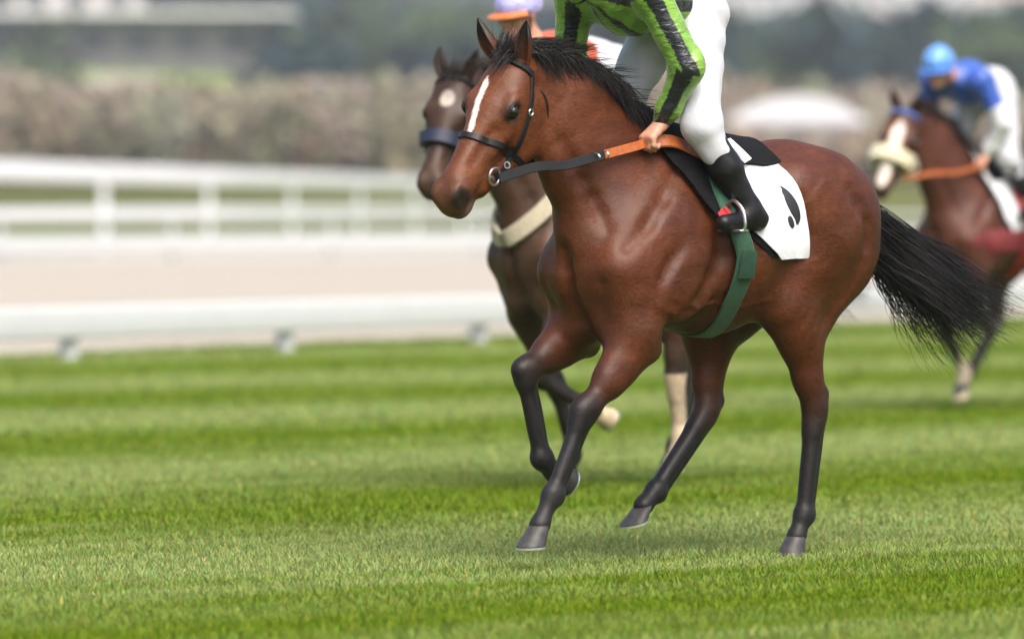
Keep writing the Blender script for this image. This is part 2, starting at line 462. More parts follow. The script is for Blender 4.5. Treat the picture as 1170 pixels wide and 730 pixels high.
def hoof_mesh(L):
    c, s, toe = V(*L['cor']), V(*L['sole']), unit(L['toe'])
    ax = unit(s-c); lat = unit(np.cross(ax, toe)); toe = unit(np.cross(lat, ax)); n = 24
    sn = unit(np.cross(lat, L['toe']))            # the sole's plane follows the toe direction
    m = MB(); v = []
    for k, (t, rf, rl) in enumerate([(-.12, .036, .034), (0, .043, .040), (.35, .050, .046), (.8, .059, .053), (.97, .062, .056), (1., .058, .052)]):
        for i in range(n):
            a = 2*math.pi*i/n; q = c+(s-c)*t
            heel = .80 if math.cos(a) < 0 else 1.
            v.append(q+np.array(L['toe'])/np.linalg.norm(L['toe'])*rf*math.cos(a)*heel*(1 if t > .4 else 1)+lat*rl*math.sin(a))
    f = [(k*n+i, k*n+(i+1) % n, k*n+n+(i+1) % n, k*n+n+i) for k in range(5) for i in range(n)]
    f += [tuple(range(n-1, -1, -1)), tuple(range(5*n, 6*n))]
    m.add(v, f)
    sh = MB(); w = []; td = unit(L['toe'])
    arc = np.linspace(-2.35, 2.35, 22); dn = unit(ax-td*(ax@td))
    for a in arc:
        for r, z in ((1.02, 0.001), (1.02, .009), (.72, .009), (.72, .001)):
            w.append(s+td*.060*r*math.cos(a)*(1 if math.cos(a) > 0 else .85)+lat*.054*r*math.sin(a)+dn*z)
    g = [(i*4+j, i*4+4+j, i*4+4+(j+1) % 4, i*4+(j+1) % 4) for i in range(len(arc)-1) for j in range(4)]+[(0, 1, 2, 3), tuple(len(w)-4+j for j in (3, 2, 1, 0))]
    sh.add(w, g)
    return m, sh

def ear_mesh(base, tip, opening, wid=.033):
    base, tip = V(*base), V(*tip); ax = unit(tip-base); o = unit(np.array(opening)-ax*(np.array(opening)@ax)); sd = np.cross(ax, o); L = np.linalg.norm(tip-base)
    m = MB(); prof = [(-.12, .80), (0, .86), (.15, .98), (.35, 1.), (.55, .86), (.72, .64), (.86, .38), (.95, .18), (1., .03)]
    A = list(np.linspace(-2.3, 2.3, 13)); v = []; k = 26
    for t, w in prof:
        r = wid*w; q = base+ax*L*t+o*(.020*math.sin(t*2.6))
        for a in A: v.append(q-o*math.cos(a)*r*.85+sd*math.sin(a)*r)
        for a in A[::-1]: v.append(q-o*math.cos(a)*r*.62+sd*math.sin(a)*r*.84+o*.004)
    f = [(i*k+j, i*k+k+j, i*k+k+(j+1) % k, i*k+(j+1) % k) for i in range(len(prof)-1) for j in range(k)]+[tuple(range(k)), tuple(len(v)-k+j for j in range(k-1, -1, -1))]
    return m.add(v, f)

BAY = dict(body=(.074, .0205, .0062), mid=(.054, .0158, .0058), dark=(.014, .0125, .0135), low=(.0125, .012, .0135), face=(.118, .0350, .0105), muzzle=(.088, .035, .0175), nose=(.024, .018, .016), eye=(.02, .015, .012))
LEAD = dict(
    neck=[((.33, 0, 1.24), (.525, 0, 1.54), .205, .115, .10, .66), ((.10, 0, 1.50), (.47, 0, 1.775), .11, .080, .10, .60),
          ((.47, 0, 1.775), (.72, 0, 1.875), .080, .055, .05, .62), ((.20, 0, 1.34), (.53, 0, 1.70), .20, .115, .09, .55),
          ((.525, 0, 1.54), (.665, 0, 1.80), .115, .075, .06, .54)],
    poll=(.832, 0, 1.914), head=((.350, 0, -.535), (-.186, .974, -.12)), head_size=1.05,
    fore=[dict(elbow=(.31, .17, .86), knee=(.592, .15, .585), fet=(.735, .14, .29), cor=(.797, .14, .180), sole=(.838, .14, .105), toe=(1, 0, -.04)),
          dict(elbow=(.29, -.17, .885), knee=(.615, -.15, .739), fet=(.535, -.14, .408), cor=(.465, -.14, .355), sole=(.395, -.14, .325), toe=(.30, 0, -.9))],
    hind=[dict(stifle=(-.46, .17, .985), hock=(-.64, .14, .575), fet=(-.59, .13, .165), cor=(-.552, .13, .085), sole=(-.525, .13, .012), toe=(1, 0, 0)),
          dict(stifle=(-.36, -.17, .94), hock=(-.33, -.14, .570), fet=(-.055, -.14, .268), cor=(.005, -.14, .215), sole=(.052, -.14, .155), toe=(1, 0, -.28))])

def muscle(v, f_):
    N = vnormals(v, f_); r = np.random.default_rng(21); w = 0
    for i in range(9):
        d = unit(V(1, .25, .55)+.45*r.normal(size=3)); f = 18+22*r.random()
        w = w+np.sin(v@d*f+6.3*r.random()+2.2*np.sin(v@unit(r.normal(size=3))*f*.4))
    amp = np.interp(v[:, 2], [.3, .75, 1.0, 1.45, 1.6], [0, .0016, .0042, .0040, .0014])
    return v+N*(amp*np.tanh(w/2.2))[:, None]

def bake(S, h, tint, smooth=2, f_tint=None):
    v, f = S.mesh(h, smooth); v = muscle(v, f); col = S.colours(v, tint)
    if f_tint is not None: col = f_tint(v, col)
    return v, f, col

def build_horse(p, tint, loc, phi, h, label, f_tint=None):
    S = horse_sculpt(p)
    v, f, col = bake(S, h, tint, 2, f_tint)
    o = make_mesh('racehorse', v, f, MAT['coat'], None, col)
    o.location = loc; o.rotation_euler = (0, 0, math.pi+R(phi))
    tag(o, label, 'horse', 'racehorses running on the turf')
    for L in p['fore']+p['hind']:
        m, sh = hoof_mesh(L); ho = m.build('hoof', MAT[L.get('hoof', 'hoof')], o); sh.build('horseshoe', MAT['shoe'], ho)
    S.trunk = horse_sculpt(p, False)
    return S, o


# ---- materials for coats, tack and silks
MAT['coat'] = coat_material('coat')
MAT['hoof'] = simple('hoof_horn', (.042, .040, .040), .45, var=.45, scale=40)
MAT['pale_hoof'] = simple('pale_horn', (.42, .34, .22), .5, var=.3, scale=40)
MAT['shoe'] = simple('shoe_steel', (.75, .76, .78), .3, metal=.8)
MAT['steel'] = simple('bit_steel', (.50, .50, .49), .30, metal=.95, var=.1)
MAT['black_leather'] = simple('black_leather', (.007, .007, .0085), .42, var=.5, scale=60, bump=.15)
MAT['brown_leather'] = simple('orange_leather', (.36, .095, .022), .42, var=.3, scale=50, bump=.15)
MAT['rubber'] = simple('rein_rubber', (.016, .017, .019), .6, var=.4, scale=300, bump=.3, bscale=500)
MAT['pad_black'] = simple('black_felt', (.006, .0065, .008), .8, var=.5, scale=90, bump=.3, bscale=400)
MAT['navy'] = simple('navy_webbing', (.009, .012, .036), .6, var=.4)
MAT['green_web'] = simple('green_webbing', (.010, .066, .032), .6, var=.35, scale=60, bump=.4, bscale=600, sheen=.2)
MAT['dark_green'] = simple('dark_green_guard', (.012, .045, .026), .55, var=.3)
MAT['red'] = simple('red_print', (.55, .02, .025), .5, var=.2)
MAT['red_web'] = simple('red_webbing', (.30, .018, .018), .6, var=.3)
MAT['white_cloth'] = simple('white_cotton', (.62, .63, .67), .8, var=.05, scale=20, bump=.35, bscale=60, sheen=.2)
MAT['number'] = simple('number_print', (.012, .013, .018), .6, var=.1)
MAT['fleece'] = simple('cream_fleece', (.62, .54, .36), .95, var=.22, scale=90, bump=.9, bscale=160, sheen=.6)
MAT['hair'] = simple('black_horsehair', (.013, .011, .011), .42, var=.6, scale=25)
MAT['dark_hair'] = simple('dark_brown_horsehair', (.018, .012, .009), .45, var=.6, scale=25)
MAT['eye'] = simple('horse_eye', (.010, .006, .004), .06, var=.2)
MAT['white'] = simple('white_enamel', (.8, .8, .8), .35, var=.04)

for k_, v_ in (('pad_black', .12), ('black_leather', .32), ('rubber', .2), ('hair', .3), ('hoof', .3)):
    for n_ in MAT[k_].node_tree.nodes:
        if n_.type == 'BSDF_PRINCIPLED': n_.inputs['Specular IOR Level'].default_value = v_

def silk_material(name, rough=.32):
    n = Nodes(name); v = n.coord(); t = n.attr('tint')
    n.base(n.mix(1., t, n.ramp(n.noise(v, 14, 4, .6), [(.3, (.72, .74, .72)), (.7, (1.25, 1.25, 1.2))]), 'MULTIPLY'))
    n.set(Roughness=rough, Sheen_Weight=.3, Sheen_Roughness=.35, Specular_IOR_Level=.6)
    n.bump(n.noise(n.coord((1, 1, 2.2)), 22, 3, .5, .6), .75, .012)
    return n.m
MAT['silk'] = silk_material('satin_silk')
MAT['breeches'] = simple('white_breeches_nylon', (.47, .48, .525), .5, var=.04, scale=20, bump=.7, bscale=26, sheen=.2)
def skin_material():
    n = Nodes('skin'); v = n.coord()
    n.base(n.ramp(n.noise(v, 40, 4, .6), [(.3, (.44, .21, .145)), (.7, (.56, .30, .21))]))
    n.set(Roughness=.5, Subsurface_Weight=.12, Subsurface_Radius=(.01, .004, .002)); n.bump(n.noise(v, 160, 3), .2, .002)
    return n.m
MAT['skin'] = skin_material()

# ---- pieces every horse wears
def around(S, xs_of, thetas, off, axis_z=1.2, r=.85):
    """points on the trunk at angle theta (0 = spine, 90 = the horse's left) for the given x"""
    th = np.radians(thetas); O = np.stack([xs_of, r*np.sin(th), axis_z+r*np.cos(th)], -1)
    D = np.stack([0*th, -np.sin(th), -np.cos(th)], -1)
    T = S.trunk; P = T.cast(O, D, r, off); return P, T.grad(P)

def cloth_sheet(S, name, mat, parent, th0, th1, front, rear, off, th=.006, nu=40, nv=26, wave=0.):
    """a blanket over the back: front/rear give x as a function of |theta|"""
    T = np.linspace(th0, th1, nu); X = []; A = []
    fx = lambda tab, t: np.interp(abs(t), [a for a, b in tab], [b for a, b in tab])
    for t in T:
        X += list(np.linspace(fx(front, t), fx(rear, t), nv)); A += [t]*nv
    P, N = around(S, np.array(X), np.array(A), off)
    if wave: P = P+N*(wave*np.maximum(0, np.sin(P[:, 0:1]*34+P[:, 2:3]*9)))
    return MB().sheet(P, N, th, (nu, nv)).build(name, mat, parent)

def band(S, name, mat, parent, tab, width, off, th, t0, t1, n=60, belly=None):
    T = np.linspace(t0, t1, n); X = np.interp(T, [a for a, b in tab], [b for a, b in tab])
    if belly is not None: off = np.interp(np.abs(T-180), [40, 90], [belly, off])
    P, N = around(S, X, T, off)
    W = width if np.isscalar(width) else np.interp(T, [a for a, b in width], [b for a, b in width])
    return MB().strip(P, N, W, th).build(name, mat, parent)

def wear(S, pts, off, n=30, it=5):
    P = spline(pts, n); return S.snap(P, off, it)

class HeadKit:
    def __init__(s, p):
        s.n, s.l, s.u = frame_of(*p['head']); s.o = V(*p['poll']); s.g = p.get('head_size', 1.)
        s.S = Sculpt(); head(s.S, p)
    def at(s, a, b, c): return s.o+s.g*(s.n*a+s.l*b+s.u*c)
    def ring(s, sa, tilt, cu=-.07, off=.004, n=48, a0=0, a1=360, lean=0.):
        """points round the head in the plane s=sa, sliding by tilt towards the chin and by lean across"""
        A = np.radians(np.linspace(a0, a1, n)); O = []; D = []
        for a in A:
            dl, du = math.sin(a), math.cos(a)
            ss = sa+tilt*(1-du)/2+lean*dl
            O.append(s.at(ss, .4*dl, cu+.4*du)); D.append(-(s.l*dl+s.u*du))
        P = s.S.cast(O, D, .6, off); return P, s.S.grad(P)
    def on(s, pts, n=20, off=.004):
        return s.S.snap(spline([s.at(*q) for q in pts], n), off, 4)

def dress_head(o, p, K, eye=True, bridle='black_leather', noseband=True):
    for sd in (1, -1):
        m = MB(); c = K.at(.190, sd*.094, -.046); r = .025*K.g; n1 = 14; v = []; f = []
        for i in range(n1+1):
            for j in range(20):
                a, b = math.pi*i/n1, 2*math.pi*j/20; v.append(c+r*V(math.sin(a)*math.cos(b), math.sin(a)*math.sin(b), math.cos(a)))
        for i in range(n1):
            for j in range(20): f.append((i*20+j, i*20+20+j, i*20+20+(j+1) % 20, i*20+(j+1) % 20))
        m.add(v, f).build('eye', MAT['eye'], o)
        lid = [c+K.g*(K.n*.029*math.cos(t)+K.u*.027*math.sin(t)+K.l*sd*(.006+.006*math.sin(t))) for t in np.linspace(-.25, math.pi+.25, 16)]
        MB().tube(lid, [.002+.0045*math.sin(math.pi*i/15) for i in range(16)], 8).build('eyelid', MAT['hair'], o)
    for sd in (1, -1):
        b = K.at(-.005, sd*.055, -.020); d = p['ears'][0 if sd > 0 else 1]
        e = ear_mesh(b, b+V(*d), K.u*.9+K.l*sd*.35, .034*K.g)
        v = np.array(e.v); t = np.clip(((v-b)@unit(d))/np.linalg.norm(d), 0, 1)
        me = e.build('ear', MAT['coat'], o)
        at = me.data.color_attributes.new('tint', 'FLOAT_COLOR', 'POINT'); c4 = np.ones((len(v), 4), np.float32)
        A, B = np.array(p['tint']['face']), np.array(p['tint']['dark']); c4[:, :3] = A+(B-A)*np.clip(t[:, None]*1.5-.1, 0, 1)
        at.data.foreach_set('color', c4.ravel())
    br = bpy.data.objects.new('bridle', None); C.objects.link(br); br.parent = o
    M = MAT[bridle]
    if noseband:
        P, N = K.ring(.335, -.045); MB().strip(P, N, .026, .005).build('noseband', M, br)
    P, N = K.ring(.012, .02, cu=-.06, a0=-95, a1=95, n=30); MB().strip(P, N, .030, .006).build('browband', M, br)
    for sd in (1, -1):
        P, N = K.on([(.02, sd*.086, -.06), (.09, sd*.104, -.094), (.184, sd*.112, -.125), (.272, sd*.095, -.155), (.35, sd*.07, -.172), (.40, sd*.064, -.150)], 26)
        ck = MB().strip(P, N, .022, .005); ck.build('cheekpiece', M, br)
        for q in (8, 19): MB().ring(P[q]+N[q]*.007, N[q], .012, .0028, 16, 6).build('buckle', MAT['steel'], br)
        c = K.at(.405, sd*.072, -.140); r = MB().ring(c, K.l, .032, .0045, 26, 8); r.build('bit_ring', MAT['steel'], br)
        P, N = K.on([(0, sd*.07, -.09), (.03, sd*.085, -.15), (.10, sd*.10, -.235), (.17, sd*.075, -.285), (.20, sd*.02, -.29)], 24); MB().strip(P, N, .014, .004).build('throatlatch', M, br)
    MB().tube([K.at(.415, -.075, -.135), K.at(.425, 0, -.130), K.at(.415, .075, -.135)], .009, 10).build('mouthpiece', MAT['steel'], br)
    return br

def mane(o, S, mat, n=1500, x0=.80, x1=.12, ext=1.):
    u = RNG.random(n); x = x0+(x1-x0)*u; y = RNG.normal(0, .012, n)
    P = S.cast(np.stack([x, y, np.full(n, 2.4)], -1), np.tile([0, 0, -1.], (n, 1)), 1.6)
    clump = RNG.random(60); ci = (u*59.99).astype(int); j = lambda s: RNG.normal(0, s, n)
    lift = (.016+.030*clump[ci]+.045*(u < .33)*RNG.random(n))*ext; side = np.where(RNG.random(n) < .80, 1., -.6)
    L = (.055+.05*clump[::-1][ci]+.03*u+j(.012))*ext
    back = -.07-.07*clump[ci]+j(.02)
    fly = RNG.random(n) < np.where(u < .35, .26, .05)
    end = P+np.stack([back-.06*fly, side*np.where(fly, .03, .055+.025*u)+j(.012), np.where(fly, .02+.05*RNG.random(n)*(u < .4), -L)], -1)
    c1 = P+np.stack([back*.25, side*.012+j(.006), lift], -1); c2 = P+np.stack([back*.7, side*.045+j(.010), lift*.6-.2*L*(~fly)], -1)
    t = np.linspace(0, 1, 9)[None, :, None]
    B = (1-t)**3*P[:, None]+3*(1-t)**2*t*c1[:, None]+3*(1-t)*t*t*c2[:, None]+t**3*end[:, None]
    v, f = strands(B, .0022); make_mesh('mane', v, f, mat, o)

def forelock(o, K, mat, n=260):
    b = np.stack([K.at(*q) for q in np.stack([RNG.normal(.0, .014, n), RNG.normal(0, .024, n), np.full(n, .004)], -1)])
    j = RNG.normal(0, 1, (n, 3)); s = RNG.random((n, 1))
    up = V(-.25, .03, 1.); end = b+up*(.03+.07*s)+j*V(.014, .02, .012); mid = b+K.u*.02+up*.03*s+j*.007
    dn = RNG.random(n) < .35
    end[dn] = b[dn]+K.n*(.10*s[dn])+K.u*.03+j[dn]*.014
    t = np.linspace(0, 1, 7)[None, :, None]; B = (1-t)**2*b[:, None]+2*(1-t)*t*mid[:, None]+t*t*end[:, None]
    v, f = strands(B, .0016); make_mesh('forelock', v, f, mat, o)

def tail(o, mat, n=1900):
    s = RNG.random(n); q = RNG.random(n)**1.5; j = lambda a: RNG.normal(0, a, n)
    root = np.stack([-.985+.03*j(1)-.02*q, .020*j(1), 1.375-.13*q+.012*j(1)], -1)
    lock = RNG.integers(0, 40, n); lk = RNG.normal(0, 1, (40, 3)); lo = RNG.random(40)
    fan = np.clip(.30*q+.55*lo[lock]**1.6+.12*RNG.random(n), 0, 1)[:, None]
    endA = V(-2.02, 0, 1.0); endB = V(-1.46, .03, .63)
    end = endA+(endB-endA)*fan; ln = (.52+.50*s**.7)[:, None]
    end = root+(end-root)*ln+lk[lock]*V(.03, .06, .022)+np.stack([j(.008), j(.016), j(.008)], -1)
    c1 = root+np.stack([-.17-.05*s, j(.018), -.055-.12*q], -1)+lk[lock]*.008
    c2 = root+(end-root)*.66+np.stack([j(.010), j(.02), -.045*(1-fan[:, 0])+j(.008)], -1)+lk[lock]*.012
    t = np.linspace(0, 1, 16)[None, :, None]
    B = (1-t)**3*root[:, None]+3*(1-t)**2*t*c1[:, None]+3*(1-t)*t*t*c2[:, None]+t**3*end[:, None]
    B = B+lk[lock][:, None]*.017*t*np.sin(t*7+lock[:, None, None])
    v, f = strands(B, .0018); make_mesh('tail', v, f, mat, o)

# ---- the three horses
LEAD['tint'] = BAY; LEAD['ears'] = ((-.01, .015, .150), (.045, -.05, .150))
def lead_marks(v, col):
    K = HeadKit(LEAD); q = (v-K.o)/K.g; a, b, c = q@K.n, q@K.l, q@K.u
    # white blaze, narrowing towards the nose
    mid = np.interp(a, [.10, .20, .34], [-.034, -.020, .004]); wid = np.interp(a, [.095, .12, .20, .30, .345], [.004, .015, .014, .012, .002])
    w = np.clip((wid-np.abs(b-mid))/.004+.5, 0, 1)*((c > -.03) & (a > .09) & (a < .35))
    col = col*(1-w[:, None])+w[:, None]*V(.72, .70, .68)
    # dark rim of the eyes, dark nostrils, pinkish grey lips
    for sd in (1, -1):
        d = np.linalg.norm(np.stack([a-.560, b-sd*.062, c+.046], -1)/V(.042, .034, .044), axis=1); w = np.clip((1.15-d)/.3, 0, 1)[:, None]
        col = col*(1-.92*w)+.92*w*V(.016, .013, .013)
    w = (np.clip((-c-.098)/.012, 0, 1)*np.clip((a-.49)/.03, 0, 1)*.55*(c > -.22)*(a < .70)*(np.abs(b) < .09))[:, None]; col = col*(1-w)+w*V(.14, .10, .09)
    for sd in (1, -1):
        d = np.linalg.norm(np.stack([(a-.190)/1.25, b-sd*.094, (c+.046)], -1), axis=1); w = np.clip((.046-d)/.020, 0, 1)[:, None]
        col = col*(1-.85*w)+.85*w*V(.018, .013, .011)
    return col
S1, horse1 = build_horse(LEAD, BAY, (.6, 21.667, 0), 42, .0085, 'bright bay horse with a narrow white blaze, nearest the camera, black legs and tail', lead_marks)
K1 = HeadKit(LEAD); bridle1 = dress_head(horse1, LEAD, K1)
mane(horse1, S1, MAT['hair']); forelock(horse1, K1, MAT['hair']); tail(horse1, MAT['hair'])

# reins: rubber-covered by the bit, tan leather towards the hands
def rein(pts, parent, wid):
    P = spline([q[:3] for q in pts], 40); N = np.array([unit(V(.25, math.copysign(1, q[1]), .12)) for q in P])
    return P, N
for sd, H in ((1, (.245, .135, 1.605)), (-1, (.245, -.135, 1.605))):
    b = K1.at(.405, sd*.085, -.150)
    P, N = rein([b, (.80, sd*.115, 1.505), (.66, sd*.118, 1.512), (.56, sd*.132, 1.533), (.43, sd*.142, 1.561), (.29, sd*.142, 1.590), H], bridle1, .04)
    k = 25
    r_ = MB().strip(P[:k], N[:k], .037, .008).build('rein', MAT['rubber'], bridle1)
    MB().strip(P[k-1:], N[k-1:], .036, .007).build('rein_grip', MAT['brown_leather'], r_)
    for c_ in (22, 24): MB().ring(P[c_]+N[c_]*.004, unit(P[c_+1]-P[c_-1]), .026, .0035, 20, 6, .6).build('rein_ring', MAT['steel'], r_)
    P = spline([H, (.14, sd*.165, 1.605), (.05, sd*.18, 1.572), (-.03, sd*.19, 1.535)], 20); N = S1.grad(P)
    MB().strip(P, N, .055, .007).build('rein_end', MAT['brown_leather'], r_)

def saddle_set(S, o, loc, lead, labels, girth='green_web', flap=True, cloth_front=((0, -.06), (68, -.09), (75, -.12), (98, -.30)), cloth_rear=((0, -.38), (30, -.39), (44, -.411), (61, -.447), (98, -.487))):
    def top(name, lab, cat, group):
        e = bpy.data.objects.new(name, None); C.objects.link(e); e.location = o.location; e.rotation_euler = o.rotation_euler
        return tag(e, lab, cat, group)
    cl = top('number_cloth', labels[0], 'saddlecloth', 'number cloths under the saddles')
    cloth_sheet(S, 'underlay', MAT['pad_black'], cl, -97, 97, tuple((a, b+.04) for a, b in cloth_front), tuple((a, b+.02) for a, b in cloth_rear), .003, .004)
    cloth_sheet(S, 'cloth', MAT['white_cloth'], cl, -98, 98, cloth_front, cloth_rear, .010, .005, wave=.006)
    sa = top('saddle', labels[1], 'saddle', 'racing saddles')
    cloth_sheet(S, 'pad', MAT['pad_black'], sa, -31, 31, ((0, .20), (17, .176), (31, .142)), ((0, -.40), (31, -.40)), .018, .008)
    for sd in ((1, -1) if flap else ()):
        T = np.linspace(29, 79, 24); X = []; A = []
        for t in T:
            X += list(np.linspace(np.interp(t, [29, 51, 67, 79], [.146, .082, .023, -.03]), np.interp(t, [29, 60, 79], [-.14, -.10, -.07]), 12)); A += [sd*t]*12
        P, N = around(S, np.array(X), np.array(A), .019)
        MB().sheet(P, N, .008, (24, 12)).build('flap', MAT['pad_black'], sa)
    q = Sculpt(); q.cone((-.04, 0, 1.605), (-.30, 0, 1.580), .032, .036, .04, 2.4); q.ell((-.01, 0, 1.63), (.05, .07, .03), .04); q.ell((-.31, 0, 1.595), (.04, .09, .03), .04)
    v, f = q.mesh(.012); make_mesh('seat', v, f, MAT['black_leather'], sa)
    for sd in (1, -1):
        P, N = around(S, np.linspace(-.165, -.205, 14), sd*np.linspace(19, 33, 14), .040); MB().strip(P, N, .042, .012).build('pad_edge', MAT['white'], sa)
    g = band(S, 'girth', MAT[girth], sa, [(-180, -.16), (-130, -.097), (-90, -.095), (-60, -.06), (-20, -.05), (20, .0), (60, -.012), (78, -.055), (95, -.09), (130, -.097), (180, -.16)][5:]+[(230, -.125), (270, -.125), (300, -.06), (340, -.05)],
             [(20, .050), (60, .055), (75, .085), (285, .085), (300, .055), (340, .05)], .033, .006, 20, 340, 110, .004)
    for t in (100, 260):
        P, N = around(S, np.full(8, -.095), np.linspace(t-9, t+9, 8), .040); MB().strip(P, N, .075, .006).build('girth_guard', MAT['dark_green'] if girth == 'green_web' else MAT['pad_black'], g)
    return cl, sa
LEADSADDLE = ('white saddlecloth with a black figure on the near bay horse, behind the black boot', 'black racing saddle with a green girth on the near bay horse')
cloth1, saddle1 = saddle_set(S1, horse1, None, True, LEADSADDLE)
# the printed figure on the near side of the cloth: a hooked stroke and the dot at its foot
def print_on(S, pts, wid, mat, name, parent, off=.0165):
    P, N = wear(S, pts, off, 16, 6); return MB().strip(P, N, wid, .0015).build(name, mat, parent)
w_ = [.014, .024, .032, .039, .044, .048, .050, .050, .048, .044, .039, .034, .029, .024, .018, .012]
print_on(S1, [(-.345, .231, 1.428), (-.368, .243, 1.395), (-.392, .255, 1.350), (-.405, .262, 1.315), (-.402, .266, 1.290)], w_, MAT['number'], 'printed_number', cloth1)
print_on(S1, [(-.352, .272, 1.318), (-.362, .273, 1.300), (-.374, .274, 1.278)], [.020, .024, .028, .032, .034, .036, .036, .036, .036, .036, .036, .034, .032, .028, .022, .016], MAT['number'], 'printed_dot', cloth1)
for pts, wd in (([(.012, .262, 1.335), (-.010, .27, 1.312), (-.03, .276, 1.290)], .032), ([(.005, .262, 1.322), (-.006, .270, 1.298), (-.012, .276, 1.276)], .026), ([(-.008, .265, 1.345), (-.02, .268, 1.330), (-.028, .27, 1.318)], .016)):
    print_on(S1, [(a-.004, b, c) for a, b, c in pts], wd, MAT['red'], 'red_mark', saddle1, .042)

# ---- jockeys
def jockey_body(j):
    B = Sculpt(); sh = j['shoulder']; el = j['elbow']; wr = j['wrist']; hp = j['hip']; kn = j['knee']; an = j['ankle']; toe = j['toe']
    pel, ch, nk, hd = V(*j['pelvis']), V(*j['chest']), V(*j['neck']), V(*j['head'])
    B.cone(pel, pel*.5+ch*.5, .115, .10, .06, 1.2); B.cone(pel*.5+ch*.5, ch, .10, .125, .06, 1.25)
    B.cone(ch, nk, .11, .05, .06, 1.2); B.cone(nk, hd-V(.02, 0, .03), .054, .052, .04)
    for sd in (1, -1):
        m = lambda q: V(q[0], q[1]*sd, q[2])
        pick = lambda key: V(*j[key+'_r']) if sd < 0 and key+'_r' in j else m(j[key])
        S_, E_, W_, Hp, Kn, An, To = map(pick, ('shoulder', 'elbow', 'wrist', 'hip', 'knee', 'ankle', 'toe'))
        B.cone(ch*.4+S_*.6, S_, .065, .058, .05); B.cone(S_, E_, .052, .040, .04); B.cone(E_, W_, .040, .026, .03)
        B.ell(pel*.45+Hp*.55, (.12, .10, .12), .06); B.cone(Hp, Kn, .090, .058, .05); B.cone(Kn, Kn*.7+An*.3, .052, .043, .04); B.cone(Kn*.7+An*.3, An, .043, .030, .04)
        B.cone(An-V(.03, 0, .032), To-V(.015, 0, .004), .026, .019, .02)
        hand(B, W_, unit(To-An) if False else unit(V(.80, 0, -.60)), sd)
    face(B, hd, unit(j['look']))
    return B

def hand(B, W, d, sd):
    a = V(0, sd, 0); dn = unit(np.cross(a, d))*(1 if np.cross(a, d)[2] < 0 else -1)      # palm side
    for t in (-.028, -.010, .010, .028): B.cone(W+d*.012+a*t*.6, W+d*.088+a*t, .017, .014, .02)
    for t, l in ((-.034, .9), (-.012, 1.06), (.011, 1.), (.033, .80)):
        k = W+d*.090+a*t; p1 = k+(d*.55+dn*.83)*.038*l; p2 = p1+(-d*.55+dn*.83)*.026*l; p3 = p2+(-d*.95-dn*.3)*.020*l
        B.cone(k, p1, .0105, .0098, .008); B.cone(p1, p2, .0096, .0088, .006); B.cone(p2, p3, .0088, .0076, .006)
    b = W+d*.030-a*.024+dn*.008; t1 = b+d*.026-a*.014+dn*.014; t2 = t1+d*.028+a*.006+dn*.012; t3 = t2+d*.016+a*.010+dn*.004
    B.cone(b, t1, .014, .012, .012); B.cone(t1, t2, .0115, .0100, .006); B.cone(t2, t3, .0098, .0080, .006)

def face(B, c, lk):
    l = unit(np.cross(V(0, 0, 1), lk)); u = np.cross(lk, l); rot = np.array([lk, l, u])
    e = lambda q, r, k=.02, col='body', op='add': B.ell(c+lk*q[0]+l*q[1]+u*q[2], r, k, rot, col, op)
    e((-.01, 0, .03), (.098, .076, .088), .03); e((.035, 0, -.045), (.058, .056, .070), .03); e((.070, 0, -.095), (.022, .026, .020), .025)
    e((.060, 0, .020), (.032, .058, .026), .02)
    for s in (1, -1):
        e((.083, s*.030, .002), (.012, .016, .009), .012, op='cut'); e((.078, s*.030, .002), (.0125, .0125, .0125), .004)
        e((.062, s*.045, -.028), (.026, .022, .020), .02); e((-.008, s*.077, -.012), (.020, .010, .030), .012)
        e((.104, s*.010, -.038), (.009, .008, .007), .008)
    B.cone(c+lk*.094+u*.006, c+lk*.112-u*.034, .007, .011, .012)
    e((.088, 0, -.066), (.011, .024, .006), .010); e((.086, 0, -.077), (.011, .020, .007), .008); e((.100, 0, -.0705), (.010, .024, .0018), .004, op='cut')

def wrinkle(v, f_, amp, freq, seed):
    N = vnormals(v, f_); r = np.random.default_rng(seed); w = 0
    for i in range(7):
        d = unit(r.normal(size=3)*V(1, 1, 1.6)); f = freq*(.6+.9*r.random()); w = w+np.sin(v@d*f+r.random()*6.3+1.5*np.sin(v@unit(r.normal(size=3))*f*.45))
    return v+N*(amp*(w/3.))[:, None]

